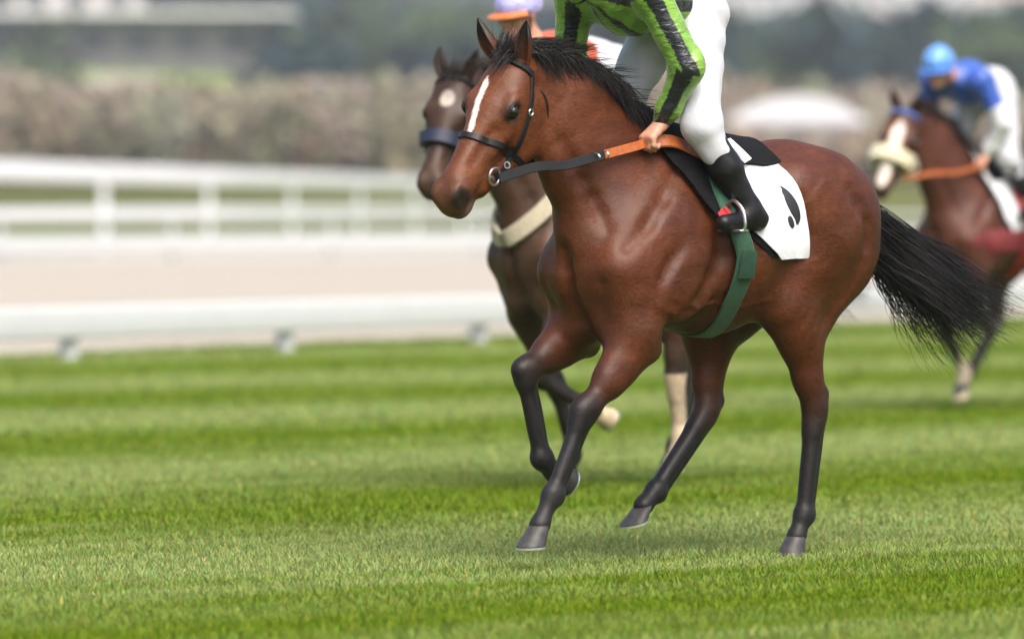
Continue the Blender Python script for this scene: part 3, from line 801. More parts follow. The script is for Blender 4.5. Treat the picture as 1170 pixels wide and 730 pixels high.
def dress_jockey(j, o, silk_tint, cap, seedv):
    pel, ch, nk, hd = V(*j['pelvis']), V(*j['chest']), V(*j['neck']), V(*j['head']); T = Sculpt(); L = Sculpt()
    T.cone(pel*.78+ch*.22, ch, .128, .142, .06, 1.22); T.cone(ch, ch*.45+nk*.55, .128, .090, .06, 1.2); T.cone(ch*.25+nk*.75, nk, .062, .064, .03)
    limbs = {}
    for sd in (1, -1):
        pick = lambda key: V(*j[key+'_r']) if sd < 0 and key+'_r' in j else V(j[key][0], j[key][1]*sd, j[key][2])
        S_, E_, W_, Hp, Kn, An, To = map(pick, ('shoulder', 'elbow', 'wrist', 'hip', 'knee', 'ankle', 'toe')); limbs[sd] = (S_, E_, W_, Hp, Kn, An, To)
        T.cone(ch*.4+S_*.6, S_, .082, .075, .05); T.cone(S_, E_, .072, .060, .04); T.cone(E_, E_*.25+W_*.75, .062, .046, .04); T.cone(E_*.3+W_*.7, W_-unit(W_-E_)*.012, .048, .034, .02)
        L.ell(pel*.42+Hp*.58, (.135, .112, .128), .06); L.cone(Hp, Kn, .106, .071, .05); L.cone(Kn, Kn*.72+An*.28, .070, .058, .04); L.cone(Kn*.78+An*.22, Kn*.60+An*.40, .060, .056, .02)
        b = Sculpt(); b.cone(Kn*.78+An*.22, Kn*.5+An*.5, .062, .063, .02); b.cone(Kn*.5+An*.5, An, .060, .046, .03); b.cone(An-V(.045, 0, .035), An+V(0, 0, .0), .036, .045, .03)
        b.cone(An-V(.04, 0, .035), To, .038, .031, .03); b.cone(An-V(.055, 0, .062), To-V(.01, 0, .034), .012, .010, .008)
        v, f = b.mesh(.008); v = wrinkle(v, f, .0012, 70, 5+sd); make_mesh('boot', v, f, MAT['black_leather'], o)
    L.cone(pel, pel*.72+ch*.28, .132, .118, .05, 1.15)
    if 'rise' in j: L.cone(pel, pel*(1-j['rise'])+ch*j['rise'], .140, .146, .04, 1.26)
    v, f = L.mesh(.0085); v = wrinkle(v, f, .0046, 44, seedv); make_mesh('breeches', v, f, MAT['breeches'], o)
    v, f = T.mesh(.0075); n0 = vnormals(v, f); v2 = wrinkle(v, f, .0042, 46, seedv+1); make_mesh('silks', v2, f, MAT['silk'], o, silk_tint(v, n0, limbs, pel, ch, nk))
    # helmet with a peak under a silk cap cover
    lk = unit(j['look']); l = unit(np.cross(V(0, 0, 1), lk)); u = np.cross(lk, l); rot = np.array([lk, l, u]); c = hd+u*.045-lk*.012
    h = Sculpt(); h.ell(c, (.128, .102, .108), .02, rot); h.ell(c-u*.135, (.2, .2, .085), .02, rot, op='cut'); h.ell(c+u*.105, (.018, .018, .012), .02, rot)
    v, f = h.mesh(.007); he = make_mesh('helmet', v, f, MAT['silk'], o, np.tile(cap[0], (len(v), 1)))
    m = MB(); k = 16; vv = []
    for i in range(k):
        a = -1.1+2.2*i/(k-1)
        for r, z in ((.112, -.030), (.170, -.045), (.170, -.039), (.112, -.020)): vv.append(c+lk*r*math.cos(a)*(1.02)+l*r*math.sin(a)*.82+u*z)
    m.add(vv, [(i*4+q, i*4+4+q, i*4+4+(q+1) % 4, i*4+(q+1) % 4) for i in range(k-1) for q in range(4)]+[(0, 1, 2, 3), tuple(len(vv)-4+q for q in (3, 2, 1, 0))])
    m.build('peak', cap[1], he)
    a = np.linspace(-1.25, 1.25, 20); P = np.array([c+lk*.118*math.cos(t)+l*.096*math.sin(t)-u*.045 for t in a]); N = np.array([unit(lk*math.cos(t)+l*math.sin(t)) for t in a])
    MB().strip(P, N, .034, .012).build('goggles', MAT['goggles'], he)
    P = np.array([hd+l*.088*math.cos(t)+lk*(.02+.02*math.sin(t))-u*(.02+.12*math.sin(t)) for t in np.linspace(0, math.pi, 20)]); N = np.array([unit(q-hd) for q in P]); MB().strip(P, N, .016, .003).build('chin_strap', MAT['black_leather'], he)
    return limbs

MAT['goggles'] = simple('goggles_lens', (.03, .03, .035), .12, var=.2)
MAT['peak_dark'] = simple('dark_peak', (.02, .02, .025), .4)
MAT['peak_orange'] = simple('orange_peak', (.55, .16, .04), .4)
MAT['peak_blue'] = simple('blue_peak', (.05, .14, .42), .4)
POSE = dict(pelvis=(-.075, 0, 2.125), chest=(.20, 0, 2.150), neck=(.385, 0, 2.175), head=(.475, 0, 2.265), look=(.95, .12, -.22),
    hip=(-.06, .095, 2.075), knee=(.075, .250, 1.665), ankle=(-.115, .318, 1.345), toe=(.040, .338, 1.300),
    shoulder=(.285, .185, 2.165), elbow=(.175, .285, 1.885), wrist=(.185, .150, 1.672), shoulder_r=(.315, -.185, 2.155), elbow_r=(.285, -.255, 1.915), wrist_r=(.195, -.150, 1.675))

def jockey(name, j, o, label, silk_tint, cap, seedv, h=.0065):
    B = jockey_body(j); v, f = B.mesh(h, 2)
    p = make_mesh('person', v, f, MAT['skin']); p.location = o.location; p.rotation_euler = o.rotation_euler
    tag(p, label, 'person', 'jockeys riding the racehorses')
    L = dress_jockey(j, p, silk_tint, cap, seedv)
    return p, L

GREEN, NAVY = V(.165, .315, .045), V(.010, .014, .020)
def green_black(v, n, limbs, pel, ch, nk):
    col = np.tile(GREEN, (len(v), 1)); best = np.full(len(v), .165)
    dk = np.zeros(len(v), bool)
    for sd in (1, -1):
        S_, E_, W_ = limbs[sd][:3]
        for a, b in ((S_, E_), (E_, W_)):
            ba = b-a; t = np.clip(((v-a)@ba)/(ba@ba), 0, 1); r = v-a-t[:, None]*ba; d = np.linalg.norm(r, axis=1)
            own = d < .088
            ref = V(.62, .78*1, .05) if sd > 0 else V(.30, .95, 0); ref = unit(ref-unit(ba)*(ref@unit(ba))); side = np.cross(unit(ba), ref)
            ang = np.degrees(np.arctan2(r@side, r@ref))
            stripe = np.abs(ang-(4 if sd > 0 else 30)) < (24 if a is S_ else 30)
            if a is E_: stripe = stripe | ((t > .80) & (np.sin(t*130) > 0))
            dk = np.where(own & (t > .02), stripe, dk)
    tx = (v-pel)@unit(ch-pel); arm = np.zeros(len(v), bool)
    for sd in (1, -1):
        S_, E_, W_ = limbs[sd][:3]
        for a, b in ((S_, E_), (E_, W_)):
            ba = b-a; t = np.clip(((v-a)@ba)/(ba@ba), 0, 1); arm |= (np.linalg.norm(v-a-t[:, None]*ba, axis=1) < .088) & (t > .02)
    ang = np.degrees(np.arctan2(v[:, 1], 2.15-v[:, 2]))            # 0 = belly, 90 = left flank
    body = ~arm & (((np.abs(ang-18) < 9) | (np.abs(ang+25) < 9) | (np.abs(ang-78) < 8) | (np.abs(ang-140) < 9)) | ((tx > .015) & (tx < .055)))
    dk = np.where(arm, dk, body | (dk & False))
    col[dk] = NAVY
    return col
def plain(c): return lambda v, n, limbs, pel, ch, nk: np.tile(V(*c), (len(v), 1))

jock1, LB1 = jockey('person', POSE, horse1, 'jockey in green and black striped silks and white breeches on the nearest horse', green_black, (GREEN, MAT['peak_dark']), 3, .0055)
# stirrups hang from the saddle
def stirrups(limbs, saddle):
    for sd in (1, -1):
        An, To = limbs[sd][5:7]; m = An*.35+To*.65+V(0, 0, -.045)
        top = V(-.05, sd*.235, 1.50); up = m+V(-.005, 0, .108)
        P = spline([top, (top+up)/2+V(0, sd*.02, 0), up], 14); N = np.tile(V(0, sd, .1), (14, 1))
        MB().strip(P, N, .020, .004).build('stirrup_leather', MAT['black_leather'], saddle)
        arch = [m+V(0, -.062, 0), m+V(0, -.066, .03), m+V(0, -.050, .08), m+V(0, 0, .112), m+V(0, .050, .08), m+V(0, .066, .03), m+V(0, .062, 0)]
        s_ = MB().tube(spline(arch, 24), .0065, 8).box(m+V(0, 0, -.002), (.045, .13, .010), 0, .003); s_.build('stirrup', MAT['steel'], saddle)
stirrups(LB1, saddle1)

# ---- second horse: darker, behind the first one's head
DARK_BAY = dict(body=(.056, .029, .018), mid=(.030, .018, .013), dark=(.016, .013, .012), low=(.016, .013, .012), face=(.042, .021, .012), muzzle=(.045, .024, .015), nose=(.02, .018, .017), eye=(.02, .015, .012), sock=(.50, .42, .31))
RED_BAY = dict(body=(.070, .023, .013), mid=(.050, .020, .012), dark=(.016, .013, .012), low=(.018, .014, .013), face=(.080, .030, .017), muzzle=(.06, .034, .025), nose=(.02, .018, .017), eye=(.02, .015, .012), sock=(.55, .48, .38))
NECK = LEAD['neck']
SECOND = dict(neck=[((.33, 0, 1.24), (.56, 0, 1.56), .205, .115, .10, .66), ((.10, 0, 1.50), (.50, 0, 1.80), .11, .080, .10, .60),
                    ((.50, 0, 1.80), (.76, 0, 1.945), .080, .055, .05, .62), ((.20, 0, 1.34), (.56, 0, 1.74), .20, .115, .09, .55), ((.56, 0, 1.56), (.72, 0, 1.87), .115, .075, .06, .54)],
    poll=(.885, 0, 1.965), head=((.270, .11, -.555), (-.52, .83, -.10)), head_size=1.0, tint=DARK_BAY, ears=((-.05, .03, .13), (-.03, -.05, .13)),
    fore=[dict(elbow=(.29, .17, .86), knee=(.506, .15, .555), fet=(.200, .14, .420), cor=(.105, .14, .385), sole=(.025, .14, .355), toe=(.35, 0, -.9), hoof='pale_hoof'),
          dict(elbow=(.25, -.17, .86), knee=(.095, -.15, .49), fet=(.005, -.14, .165), cor=(.035, -.14, .085), sole=(.055, -.14, .012), toe=(1, 0, 0))],
    hind=[dict(stifle=(-.38, .17, .95), hock=(-.395, .14, .540), fet=(-.440, .13, .265), cor=(-.418, .13, .175), sole=(-.395, .13, .10), toe=(1, 0, -.1), sock=True, hoof='pale_hoof'),
          dict(stifle=(-.46, -.17, .96), hock=(-.80, -.14, .56), fet=(-.66, -.14, .19), cor=(-.62, -.14, .10), sole=(-.60, -.14, .03), toe=(1, 0, -.1))])
def second_marks(v, col):
    K = HeadKit(SECOND); q = (v-K.o)/K.g; a, b, c = q@K.n, q@K.l, q@K.u
    w = np.clip((1-np.sqrt(((a-.13)/.05)**2+(b/.040)**2))/.3, 0, 1)*(c > -.03); col = col*(1-w[:, None])+w[:, None]*V(.40, .38, .35)
    L = SECOND['hind'][0]; k, f, c_ = (V(*L[x]) for x in ('hock', 'fet', 'cor'))
    for A, B in ((k, f), (f, c_)):
        ba = B-A; t = np.clip(((v-A)@ba)/(ba@ba), 0, 1); d = np.linalg.norm(v-A-t[:, None]*ba, axis=1)
        w = (np.clip((.075-d)/.01, 0, 1)*(v[:, 2] < k[2]+.02))[:, None]; col = col*(1-w)+w*V(.50, .42, .31)
    return col
S2, horse2 = build_horse(SECOND, DARK_BAY, (.386, 27., 0), 42, .012, 'dark brown horse with a white star and cream breast strap, behind the nearest horse', second_marks)
K2 = HeadKit(SECOND); br2 = dress_head(horse2, SECOND, K2)
P, N = K2.ring(.33, -.05, off=.010, a0=-150, a1=150); MB().strip(P, N, .075, .022).build('shadow_roll', MAT['navy'], br2)
mane(horse2, S2, MAT['dark_hair'], 700, .82, .15); forelock(horse2, K2, MAT['dark_hair'], 120); tail(horse2, MAT['dark_hair'], 700)
# breast strap of pale fleece round the base of the neck
P, N = wear(S2.trunk, [(.10, -.13, 1.60), (.33, -.17, 1.45), (.50, -.14, 1.30), (.58, 0, 1.20), (.50, .14, 1.30), (.33, .17, 1.45), (.10, .13, 1.60)], .012, 60)
MB().strip(P, N, .085, .02).build('breast_strap', simple('grey_fleece', (.36, .32, .235), .95, var=.25, scale=80, bump=.8, bscale=160), horse2)
cloth2, saddle2 = saddle_set(S2, horse2, None, False, ('white saddlecloth on the dark brown horse behind the nearest one', 'black saddle with a black girth on the dark brown horse'), 'black_leather')
MAT['goggles'] = simple('goggles_lens', (.03, .03, .035), .12, var=.2)
POSE2 = dict(POSE); POSE2.update(pelvis=(-.09, 0, 1.985), chest=(.22, 0, 2.04), neck=(.39, 0, 2.12), hip=(-.06, .095, 1.93), knee=(.10, .25, 1.62), rise=.52, head=(.48, 0, 2.26), shoulder=(.33, .17, 2.06), elbow=(.44, .20, 1.86), wrist=(.385, .13, 1.69), shoulder_r=(.34, -.17, 2.06), elbow_r=(.44, -.20, 1.86), wrist_r=(.385, -.13, 1.69))
jock2, LB2 = jockey('person', POSE2, horse2, 'jockey in orange silks and a lilac cap with orange peak, hidden behind the nearest horse', plain((.46, .085, .030)), (V(.36, .36, .72), MAT['peak_orange']), 17, .009)
stirrups(LB2, saddle2)

Lg = LB2[1]; q = Sculpt(); q.cone(Lg[3], Lg[4], .106, .071, .05)
c_ = Lg[3]*.62+Lg[4]*.38+V(.05, .06, 0)
for a, b in ((V(-.02, 0, .02), V(.02, 0, -.02)), (V(.02, -.01, .02), V(-.02, .01, -.02)), (V(-.03, .015, 0), V(.03, -.015, 0))):
    P, N = q.snap(spline([c_+a, c_+b], 8), .008); MB().strip(P, N, .022, .0015).build('red_emblem', MAT['red'], jock2)

# ---- third horse, further back on the right
THIRD = dict(neck=SECOND['neck'], poll=(.860, 0, 1.965), head=((.330, .02, -.535), (-.52, .85, -.10)), head_size=1.02, tint=RED_BAY, ears=((.0, .04, .13), (.0, -.04, .13)),
    fore=[dict(elbow=(.31, .17, .88), knee=(.575, .15, .700), fet=(.255, .14, .640), cor=(.165, .14, .600), sole=(.095, .14, .560), toe=(.4, 0, -.9)),
          dict(elbow=(.27, -.17, .86), knee=(.20, -.15, .52), fet=(.03, -.14, .265), cor=(.03, -.14, .175), sole=(.045, -.14, .10), toe=(1, 0, -.35), sock=True, hoof='pale_hoof')],
    hind=[dict(stifle=(-.46, .17, .985), hock=(-.64, .14, .575), fet=(-.59, .13, .165), cor=(-.552, .13, .085), sole=(-.525, .13, .012), toe=(1, 0, 0)),
          dict(stifle=(-.36, -.17, .94), hock=(-.33, -.14, .570), fet=(-.055, -.14, .268), cor=(.005, -.14, .215), sole=(.052, -.14, .155), toe=(1, 0, -.28))])
def third_marks(v, col):
    K = HeadKit(THIRD); q = (v-K.o)/K.g; a, b, c = q@K.n, q@K.l, q@K.u
    w = np.clip((np.interp(a, [.08, .14, .30, .50, .56], [.01, .045, .050, .040, .02])-np.abs(b))/.01, 0, 1)*((c > -.05) & (a > .08) & (a < .56)); col = col*(1-w[:, None])+w[:, None]*V(.62, .58, .54)
    L = THIRD['fore'][1]; f, c_ = V(*L['fet']), V(*L['cor']); ba = c_-f; m = f-unit(c_-f)*.08
    ba = c_-m; t = np.clip(((v-m)@ba)/(ba@ba), 0, 1); d = np.linalg.norm(v-m-t[:, None]*ba, axis=1); w = np.clip((.065-d)/.01, 0, 1)[:, None]
    return col*(1-w)+w*V(.55, .48, .38)
S3, horse3 = build_horse(THIRD, RED_BAY, (3.08, 37.2, 0), 50, .013, 'reddish brown horse with a pale fleece noseband, farthest back on the right', third_marks)
K3 = HeadKit(THIRD); br3 = dress_head(horse3, THIRD, K3, noseband=False)
P, N = K3.ring(.34, -.06, off=.012); MB().strip(P, N, .105, .05).build('fleece_noseband', MAT['fleece'], br3)
P, N = K3.ring(.02, .02, cu=-.06, off=.012, a0=-80, a1=80, n=30); MB().strip(P, N, .022, .006).build('blue_browband', MAT['peak_blue'], br3)
mane(horse3, S3, MAT['dark_hair'], 500, .82, .15); tail(horse3, MAT['dark_hair'], 500)
for sd in (1, -1):
    b = K3.at(.405, sd*.085, -.150); P, N = rein([b, (.72, sd*.13, 1.56), (.50, sd*.15, 1.565), (.245, sd*.135, 1.605)], br3, .03); MB().strip(P, N, .03, .007).build('rein', MAT['brown_leather'], br3)
    b = K2.at(.405, sd*.085, -.150); P, N = rein([b, (.72, sd*.13, 1.57), (.58, sd*.14, 1.60), (.445, sd*.125, 1.625)], br2, .03); MB().strip(P, N, .03, .007).build('rein', MAT['rubber'], br2)
P, N = wear(S3.trunk, [(.40, .19, 1.10), (.30, .23, 1.11), (.15, .25, 1.12), (.02, .27, 1.12), (-.08, .28, 1.14)], .010, 40)
MB().strip(P, N, .15, .008).build('breast_girth', simple('dark_red_web', (.13, .012, .014), .6), horse3)
cloth3, saddle3 = saddle_set(S3, horse3, None, False, ('white saddlecloth on the reddish brown horse, under the blue jockey', 'black saddle with a red girth on the reddish brown horse'), 'red_web',
    cloth_front=((0, .22), (20, .20), (30, .18), (60, .16), (75, .14), (98, .06)), flap=False)
def blue_white(v, n, limbs, pel, ch, nk):
    col = np.tile(V(.028, .085, .40), (len(v), 1)); tx = (v-pel)@unit(ch-pel); w = (tx < .17)
    for sd in (1, -1):
        S_, E_, W_ = limbs[sd][:3]
        for a, b, on in ((S_, E_, False), (E_, W_, True)):
            ba = b-a; t = np.clip(((v-a)@ba)/(ba@ba), 0, 1); own = (np.linalg.norm(v-a-t[:, None]*ba, axis=1) < .085) & (t > .04); w = np.where(own, on | (t > .62), w)
    col[w] = V(.62, .63, .68); return col
POSE3 = dict(POSE); POSE3.update(head=(.50, 0, 2.235), neck=(.40, 0, 2.195), look=(.90, .30, -.25))
jock3, LB3 = jockey('person', POSE3, horse3, 'jockey in blue silks, pale blue cap and white breeches, farthest back on the right', blue_white, (V(.10, .27, .66), MAT['peak_blue']), 29, .009)
stirrups(LB3, saddle3)

# ----------------------------------------------------------------------------- the course
STRIPE = (-.643, .766); PERIOD = 5.75; PHASE = 17.3
DARK_GRASS, LIGHT_GRASS = (.130, .204, .008), (.268, .335, .108)

def stripe_nodes(n, kind='Object'):
    """mown bands of the turf: 0 = dark, 1 = light"""
    c = n.n.new('ShaderNodeTexCoord'); x = n.n.new('ShaderNodeSeparateXYZ'); n.l.new(c.outputs[kind], x.inputs[0])
    u = n.math('ADD', n.math('MULTIPLY', x.outputs[0], STRIPE[0]), n.math('MULTIPLY', x.outputs[1], STRIPE[1]))
    # stretched along the direction of mowing
    al = n.math('ADD', n.math('MULTIPLY', x.outputs[0], STRIPE[1]), n.math('MULTIPLY', x.outputs[1], -STRIPE[0]))
    cb = n.n.new('ShaderNodeCombineXYZ'); n.l.new(n.math('MULTIPLY', al, .12), cb.inputs[0]); n.l.new(u, cb.inputs[1])
    wob = n.noise(cb.outputs[0], .55, 3, .55); fine = n.noise(cb.outputs[0], 2.6, 4, .65)
    ph = n.math('MULTIPLY', n.math('SUBTRACT', n.math('ADD', u, n.math('MULTIPLY', wob, 2.2)), PHASE+1.1), 2*math.pi/PERIOD)
    s = n.math('ADD', n.math('MULTIPLY', n.math('COSINE', ph), .38), .5)
    return n.math('ADD', s, n.math('MULTIPLY', n.math('SUBTRACT', fine, .5), 1.9)), fine, cb.outputs[0]

def turf_material(name, blades):
    n = Nodes(name); s, fine, vec = stripe_nodes(n)
    r = n.ramp(s, [(.15, DARK_GRASS), (.85, LIGHT_GRASS)])
    if blades:
        t = n.attr('tint'); r = n.mix(1., r, t, 'MULTIPLY')
        n.set(Roughness=.6, Specular_IOR_Level=.12)
        tr = n.n.new('ShaderNodeBsdfTranslucent'); n.l.new(r, tr.inputs[0]); mx = n.n.new('ShaderNodeMixShader'); mx.inputs[0].default_value = .3
        n.l.new(n.b.outputs[0], mx.inputs[1]); n.l.new(tr.outputs[0], mx.inputs[2]); n.l.new(mx.outputs[0], n.out.inputs[0])
    else:
        n.set(Roughness=.9, Specular_IOR_Level=.05); r = n.mix(1., n.mix(.25, r, n.ramp(n.noise(n.coord(), 30, 4), [(.3, (.07, .10, .010)), (.7, (.13, .17, .02))])), (.56, .56, .60), 'MULTIPLY')  # base colour darkened to carry the shadowing seen among the blades
    n.base(r); return n.m
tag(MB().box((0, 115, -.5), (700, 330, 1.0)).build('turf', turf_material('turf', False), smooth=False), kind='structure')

def grass_patch():
    bands = [(17.2, 24, 3000, .0034, .030), (24, 32, 1700, .0046, .032), (32, 44, 800, .0075, .034), (44, 70, 400, .011, .038)]
    Vs = []; Fs = []; Cs = []; base = 0
    for d0, d1, dens, wd, ht in bands:
        hw = lambda d: .104*d+2.2
        area = (hw(d0)+hw(d1))*(d1-d0); n = int(area*dens)
        y = np.sqrt(d0*d0+(d1*d1-d0*d0)*RNG.random(n)); x = (2*RNG.random(n)-1)*hw(y)
        # none beyond the inner running rail
        ok = ((x+2.07)*.848-(y-51.8)*.53) > -1.6
        x, y = x[ok], y[ok]; n = len(x)
        patch = .5+.5*np.sin(x*1.7+3*np.sin(y*.9))*np.sin(y*1.3+2*np.sin(x*.8))
        h = ht*(.72+.42*RNG.random(n))*(.8+.4*patch); a = 2*math.pi*RNG.random(n); ln = h*(.15+.75*RNG.random(n)); b = 2*math.pi*RNG.random(n)
        w = wd*(.6+.8*RNG.random(n)); ca, sa = np.cos(a)*w, np.sin(a)*w; lx, ly = np.cos(b)*ln, np.sin(b)*ln; z0 = np.zeros(n)
        v = np.stack([np.stack([x-ca, y-sa, z0], -1), np.stack([x+ca, y+sa, z0], -1),
                      np.stack([x+ca*.75+lx*.35, y+sa*.75+ly*.35, h*.62], -1), np.stack([x-ca*.75+lx*.35, y-sa*.75+ly*.35, h*.62], -1),
                      np.stack([x+lx, y+ly, h], -1), np.stack([x+lx, y+ly, h], -1)], 1)
        v[:, 4, 0] -= ca*.12; v[:, 5, 0] += ca*.12
        f = np.arange(n)[:, None]*6+base; Fs += [f+np.array([[0, 1, 2, 3]]), f+np.array([[3, 2, 5, 4]])]
        t = .88+.22*RNG.random((n, 1)); c = np.repeat((t*(1+.10*RNG.normal(size=(n, 3))*V(1.2, .5, .8)))[:, None], 6, 1); dry = RNG.random(n) < .012
        c[dry] = c[dry]*V(1.9, 1.25, 1.6)
        Vs.append(v.reshape(-1, 3)); Cs.append(c.reshape(-1, 3)); base += n*6
    o = make_mesh('grass', np.concatenate(Vs), np.concatenate(Fs), turf_material('grass_blades', True), None, np.clip(np.concatenate(Cs), .2, 2.2), smooth=True)
    tag(o, 'short green turf mown in light and dark bands', 'grass', kind='stuff')
grass_patch()

# sand track between the rails, a pale path beyond it
def sand_material():
    n = Nodes('sand'); v = n.coord((.25, 1, 1), rot=(0, 0, R(-57)))
    c = n.ramp(n.noise(v, .8, 5, .6), [(.3, (.31, .275, .225)), (.7, (.39, .35, .295))]); n.base(n.mix(.35, c, n.ramp(n.noise(n.coord(), 9, 5, .7), [(.35, (.26, .23, .185)), (.65, (.40, .365, .31))])))
    n.set(Roughness=.95); n.bump(n.noise(n.coord(), 14, 4, .7), .5, .04); return n.m
FD = V(.53, .848, 0)                                     # direction of the inner rail
def poly(name, pts, z, mat): return tag(MB().add([(x, y, z) for x, y in pts], [tuple(range(len(pts)))]).build(name, mat, smooth=False), kind='structure')
A0, A1 = V(-2.07, 51.8, 0)-FD*55+V(-1.5, .94, 0), V(-2.07, 51.8, 0)+FD*130+V(-1.5, .94, 0)
Bd = unit(V(21.4, 32, 0)); B0, B1 = V(-10.8, 120, 0)-Bd*70, V(-10.8, 120, 0)+Bd*150
poly('sand_track', [tuple(A0[:2]), tuple(A1[:2]), tuple(B1[:2]), tuple(B0[:2])], .006, sand_material())
off = V(-10, 25, 0)
poly('path', [tuple(B0[:2]), tuple(B1[:2]), tuple((B1+off)[:2]), tuple((B0+off)[:2])], .010, simple('path_gravel', (.36, .34, .295), .95, var=.12, scale=3))

FENCE_WHITE = simple('white_painted_timber', (.84, .85, .86), .5, var=.05, scale=6)
RAIL = simple('white_plastic_rail', (.50, .52, .53), .38, var=.05, scale=6, bump=.05, bscale=30)
def rail_fence(name, label, p0, d, n0, n1, spacing, rails, post_h, post_r, post_w=None, mat=None):
    mat = mat or RAIL
    e = bpy.data.objects.new(name, None); C.objects.link(e); p0 = V(*p0); d = unit(d); e.location = p0; tag(e, label, 'rail')
    nrm = V(-d[1], d[0], 0); rz = math.atan2(d[1], d[0]); a, b = d*spacing*(n0-.5), d*spacing*(n1+.5)
    for zc, hh, th in rails:
        m = MB(); prof = []; b_ = min(th, hh)*.28
        for cx, cy, t0 in ((th/2-b_, hh/2-b_, 0), (-th/2+b_, hh/2-b_, 90), (-th/2+b_, -hh/2+b_, 180), (th/2-b_, -hh/2+b_, 270)):
            for t in (0, 30, 60, 90): prof.append((cx+b_*math.cos(R(t0+t)), cy+b_*math.sin(R(t0+t))))
        k = len(prof)
        v = [a+nrm*(x+th/2+.05)*-1+V(0, 0, zc+y) for x, y in prof]+[b+nrm*(x+th/2+.05)*-1+V(0, 0, zc+y) for x, y in prof]
        m.add(v, [(i, (i+1) % k, k+(i+1) % k, k+i) for i in range(k)]+[tuple(range(k-1, -1, -1)), tuple(range(k, 2*k))]).build('rail', mat, e)
    for i in range(n0, n1+1):
        q = d*spacing*i; m = MB()
        if post_w: m.box(q+V(0, 0, post_h/2), (post_w, .10, post_h), rz, .02)
        else: m.tube([q+V(0, 0, -.05), q+V(0, 0, post_h)], post_r, 12)
        m.build('post', mat, e)
    return e
rail_fence('running_rail', 'low white board rail on short posts beside the turf edge', (-2.07, 51.8, 0), FD, -12, 30, 3.3, [(.335, .28, .09)], .46, .085)
rail_fence('track_rail', 'low white double rail along the far side of the sand track', B0+Bd*70, Bd, -7, 20, 6.0, [(.455, .38, .12), (1.0, .10, .08)], 1.0, .06)
Cd = unit(V(8.7, 99, 0)); rail_fence('white_fence', 'tall white post and rail fence running away behind the sand track', V(-11.7, 130, 0)-Cd*4, Cd, -1, 12, 19., [(2.08, .44, .12), (1.06, .30, .10)], 2.2, .1, .70, FENCE_WHITE)

# ----------------------------------------------------------------------------- land behind
def hgt(x, y):
    x = np.asarray(x, float); y = np.asarray(y, float)
    b = np.interp(y, [250, 275, 300, 340, 420, 520, 700, 900, 1150, 1400, 1800, 2600], [-.6, .3, 1.8, 3.0, 5.0, 9.5, 18, 25, 29, 39, 50, 55])
    tilt = np.interp(y, [500, 900, 1150, 1450], [0, .8, 1, .25])*(-np.clip(x, -120, 140)*.075)
    n = np.sin(x*.021+y*.006)*np.sin(y*.011-x*.008)
    return b+tilt+n*np.interp(y, [260, 400, 900], [.1, .4, 2.2])
def hill_material():
    n = Nodes('hillside'); v = n.coord((1, 1, 1))
    a = n.noise(n.coord((1, .45, 1)), .018, 5, .6); b = n.noise(v, .25, 4, .6)
    far = n.ramp(a, [(.36, (.030, .050, .040)), (.46, (.050, .080, .040)), (.52, (.17, .26, .045)), (.66, (.24, .30, .08))])
    near = n.ramp(n.noise(n.coord((.3, 1, 1)), .06, 4, .6), [(.35, (.070, .080, .018)), (.65, (.105, .110, .026))])
    x = n.n.new('ShaderNodeSeparateXYZ'); c = n.n.new('ShaderNodeTexCoord'); n.l.new(c.outputs['Object'], x.inputs[0])
    m = n.math('MULTIPLY', n.math('SUBTRACT', x.outputs[1], 330.), 1/90.); mr = n.n.new('ShaderNodeClamp'); n.l.new(m, mr.inputs[0])
    c1 = n.mix(mr.outputs[0], near, far); n.base(n.mix(.5, c1, n.mix(1., c1, n.ramp(b, [(.3, (.6, .6, .6)), (.7, (1.35, 1.35, 1.35))]), 'MULTIPLY'))); n.set(Roughness=.95, Specular_IOR_Level=.1); return n.m
gx, gy = np.meshgrid(np.linspace(-500, 500, 120), np.concatenate([np.linspace(250, 520, 70), np.linspace(535, 2600, 90)]), indexing='ij')
nu, nv = gx.shape; idx = np.arange(nu*nv).reshape(nu, nv)
tag(make_mesh('hillside', np.stack([gx, gy, hgt(gx, gy)], -1).reshape(-1, 3), np.stack([idx[:-1, :-1], idx[1:, :-1], idx[1:, 1:], idx[:-1, 1:]], -1).reshape(-1, 4), hill_material()), kind='structure')

def leaf_mass(name, label, cat, centres, radii, per, size, mat, tint_fn, trunks=False):
    """many crowns of small leaf or twig faces"""
    n = len(centres); N = n*per; c = np.repeat(centres, per, 0); r = np.repeat(radii, per, 0)
    d = RNG.normal(size=(N, 3)); d /= np.linalg.norm(d, axis=1, keepdims=True); q = c+d*r*(RNG.random((N, 1))**.45)
    a = RNG.normal(size=(N, 3)); a /= np.linalg.norm(a, axis=1, keepdims=True); b = np.cross(a, RNG.normal(size=(N, 3))); b /= np.linalg.norm(b, axis=1, keepdims=True)
    s = size*(.6+.8*RNG.random((N, 1)))*np.repeat(radii[:, :1], per, 0); asp = .5
    v = np.stack([q-a*s-b*s*asp, q+a*s-b*s*asp*.6, q+a*s*.8+b*s*asp, q-a*s*.8+b*s*asp*.7], 1).reshape(-1, 3)
    col = np.repeat(np.repeat(tint_fn(n), per, 0)*(.75+.5*RNG.random((N, 1))), 4, 0)
    tag(make_mesh(name, v, np.arange(N*4).reshape(-1, 4), mat, None, col, smooth=False), label, cat, kind='stuff')
def leaf_mat(name):
    n = Nodes(name); n.base(n.attr('tint')); n.set(Roughness=.8, Specular_IOR_Level=.15); return n.m
LEAF = leaf_mat('leaf_faces')

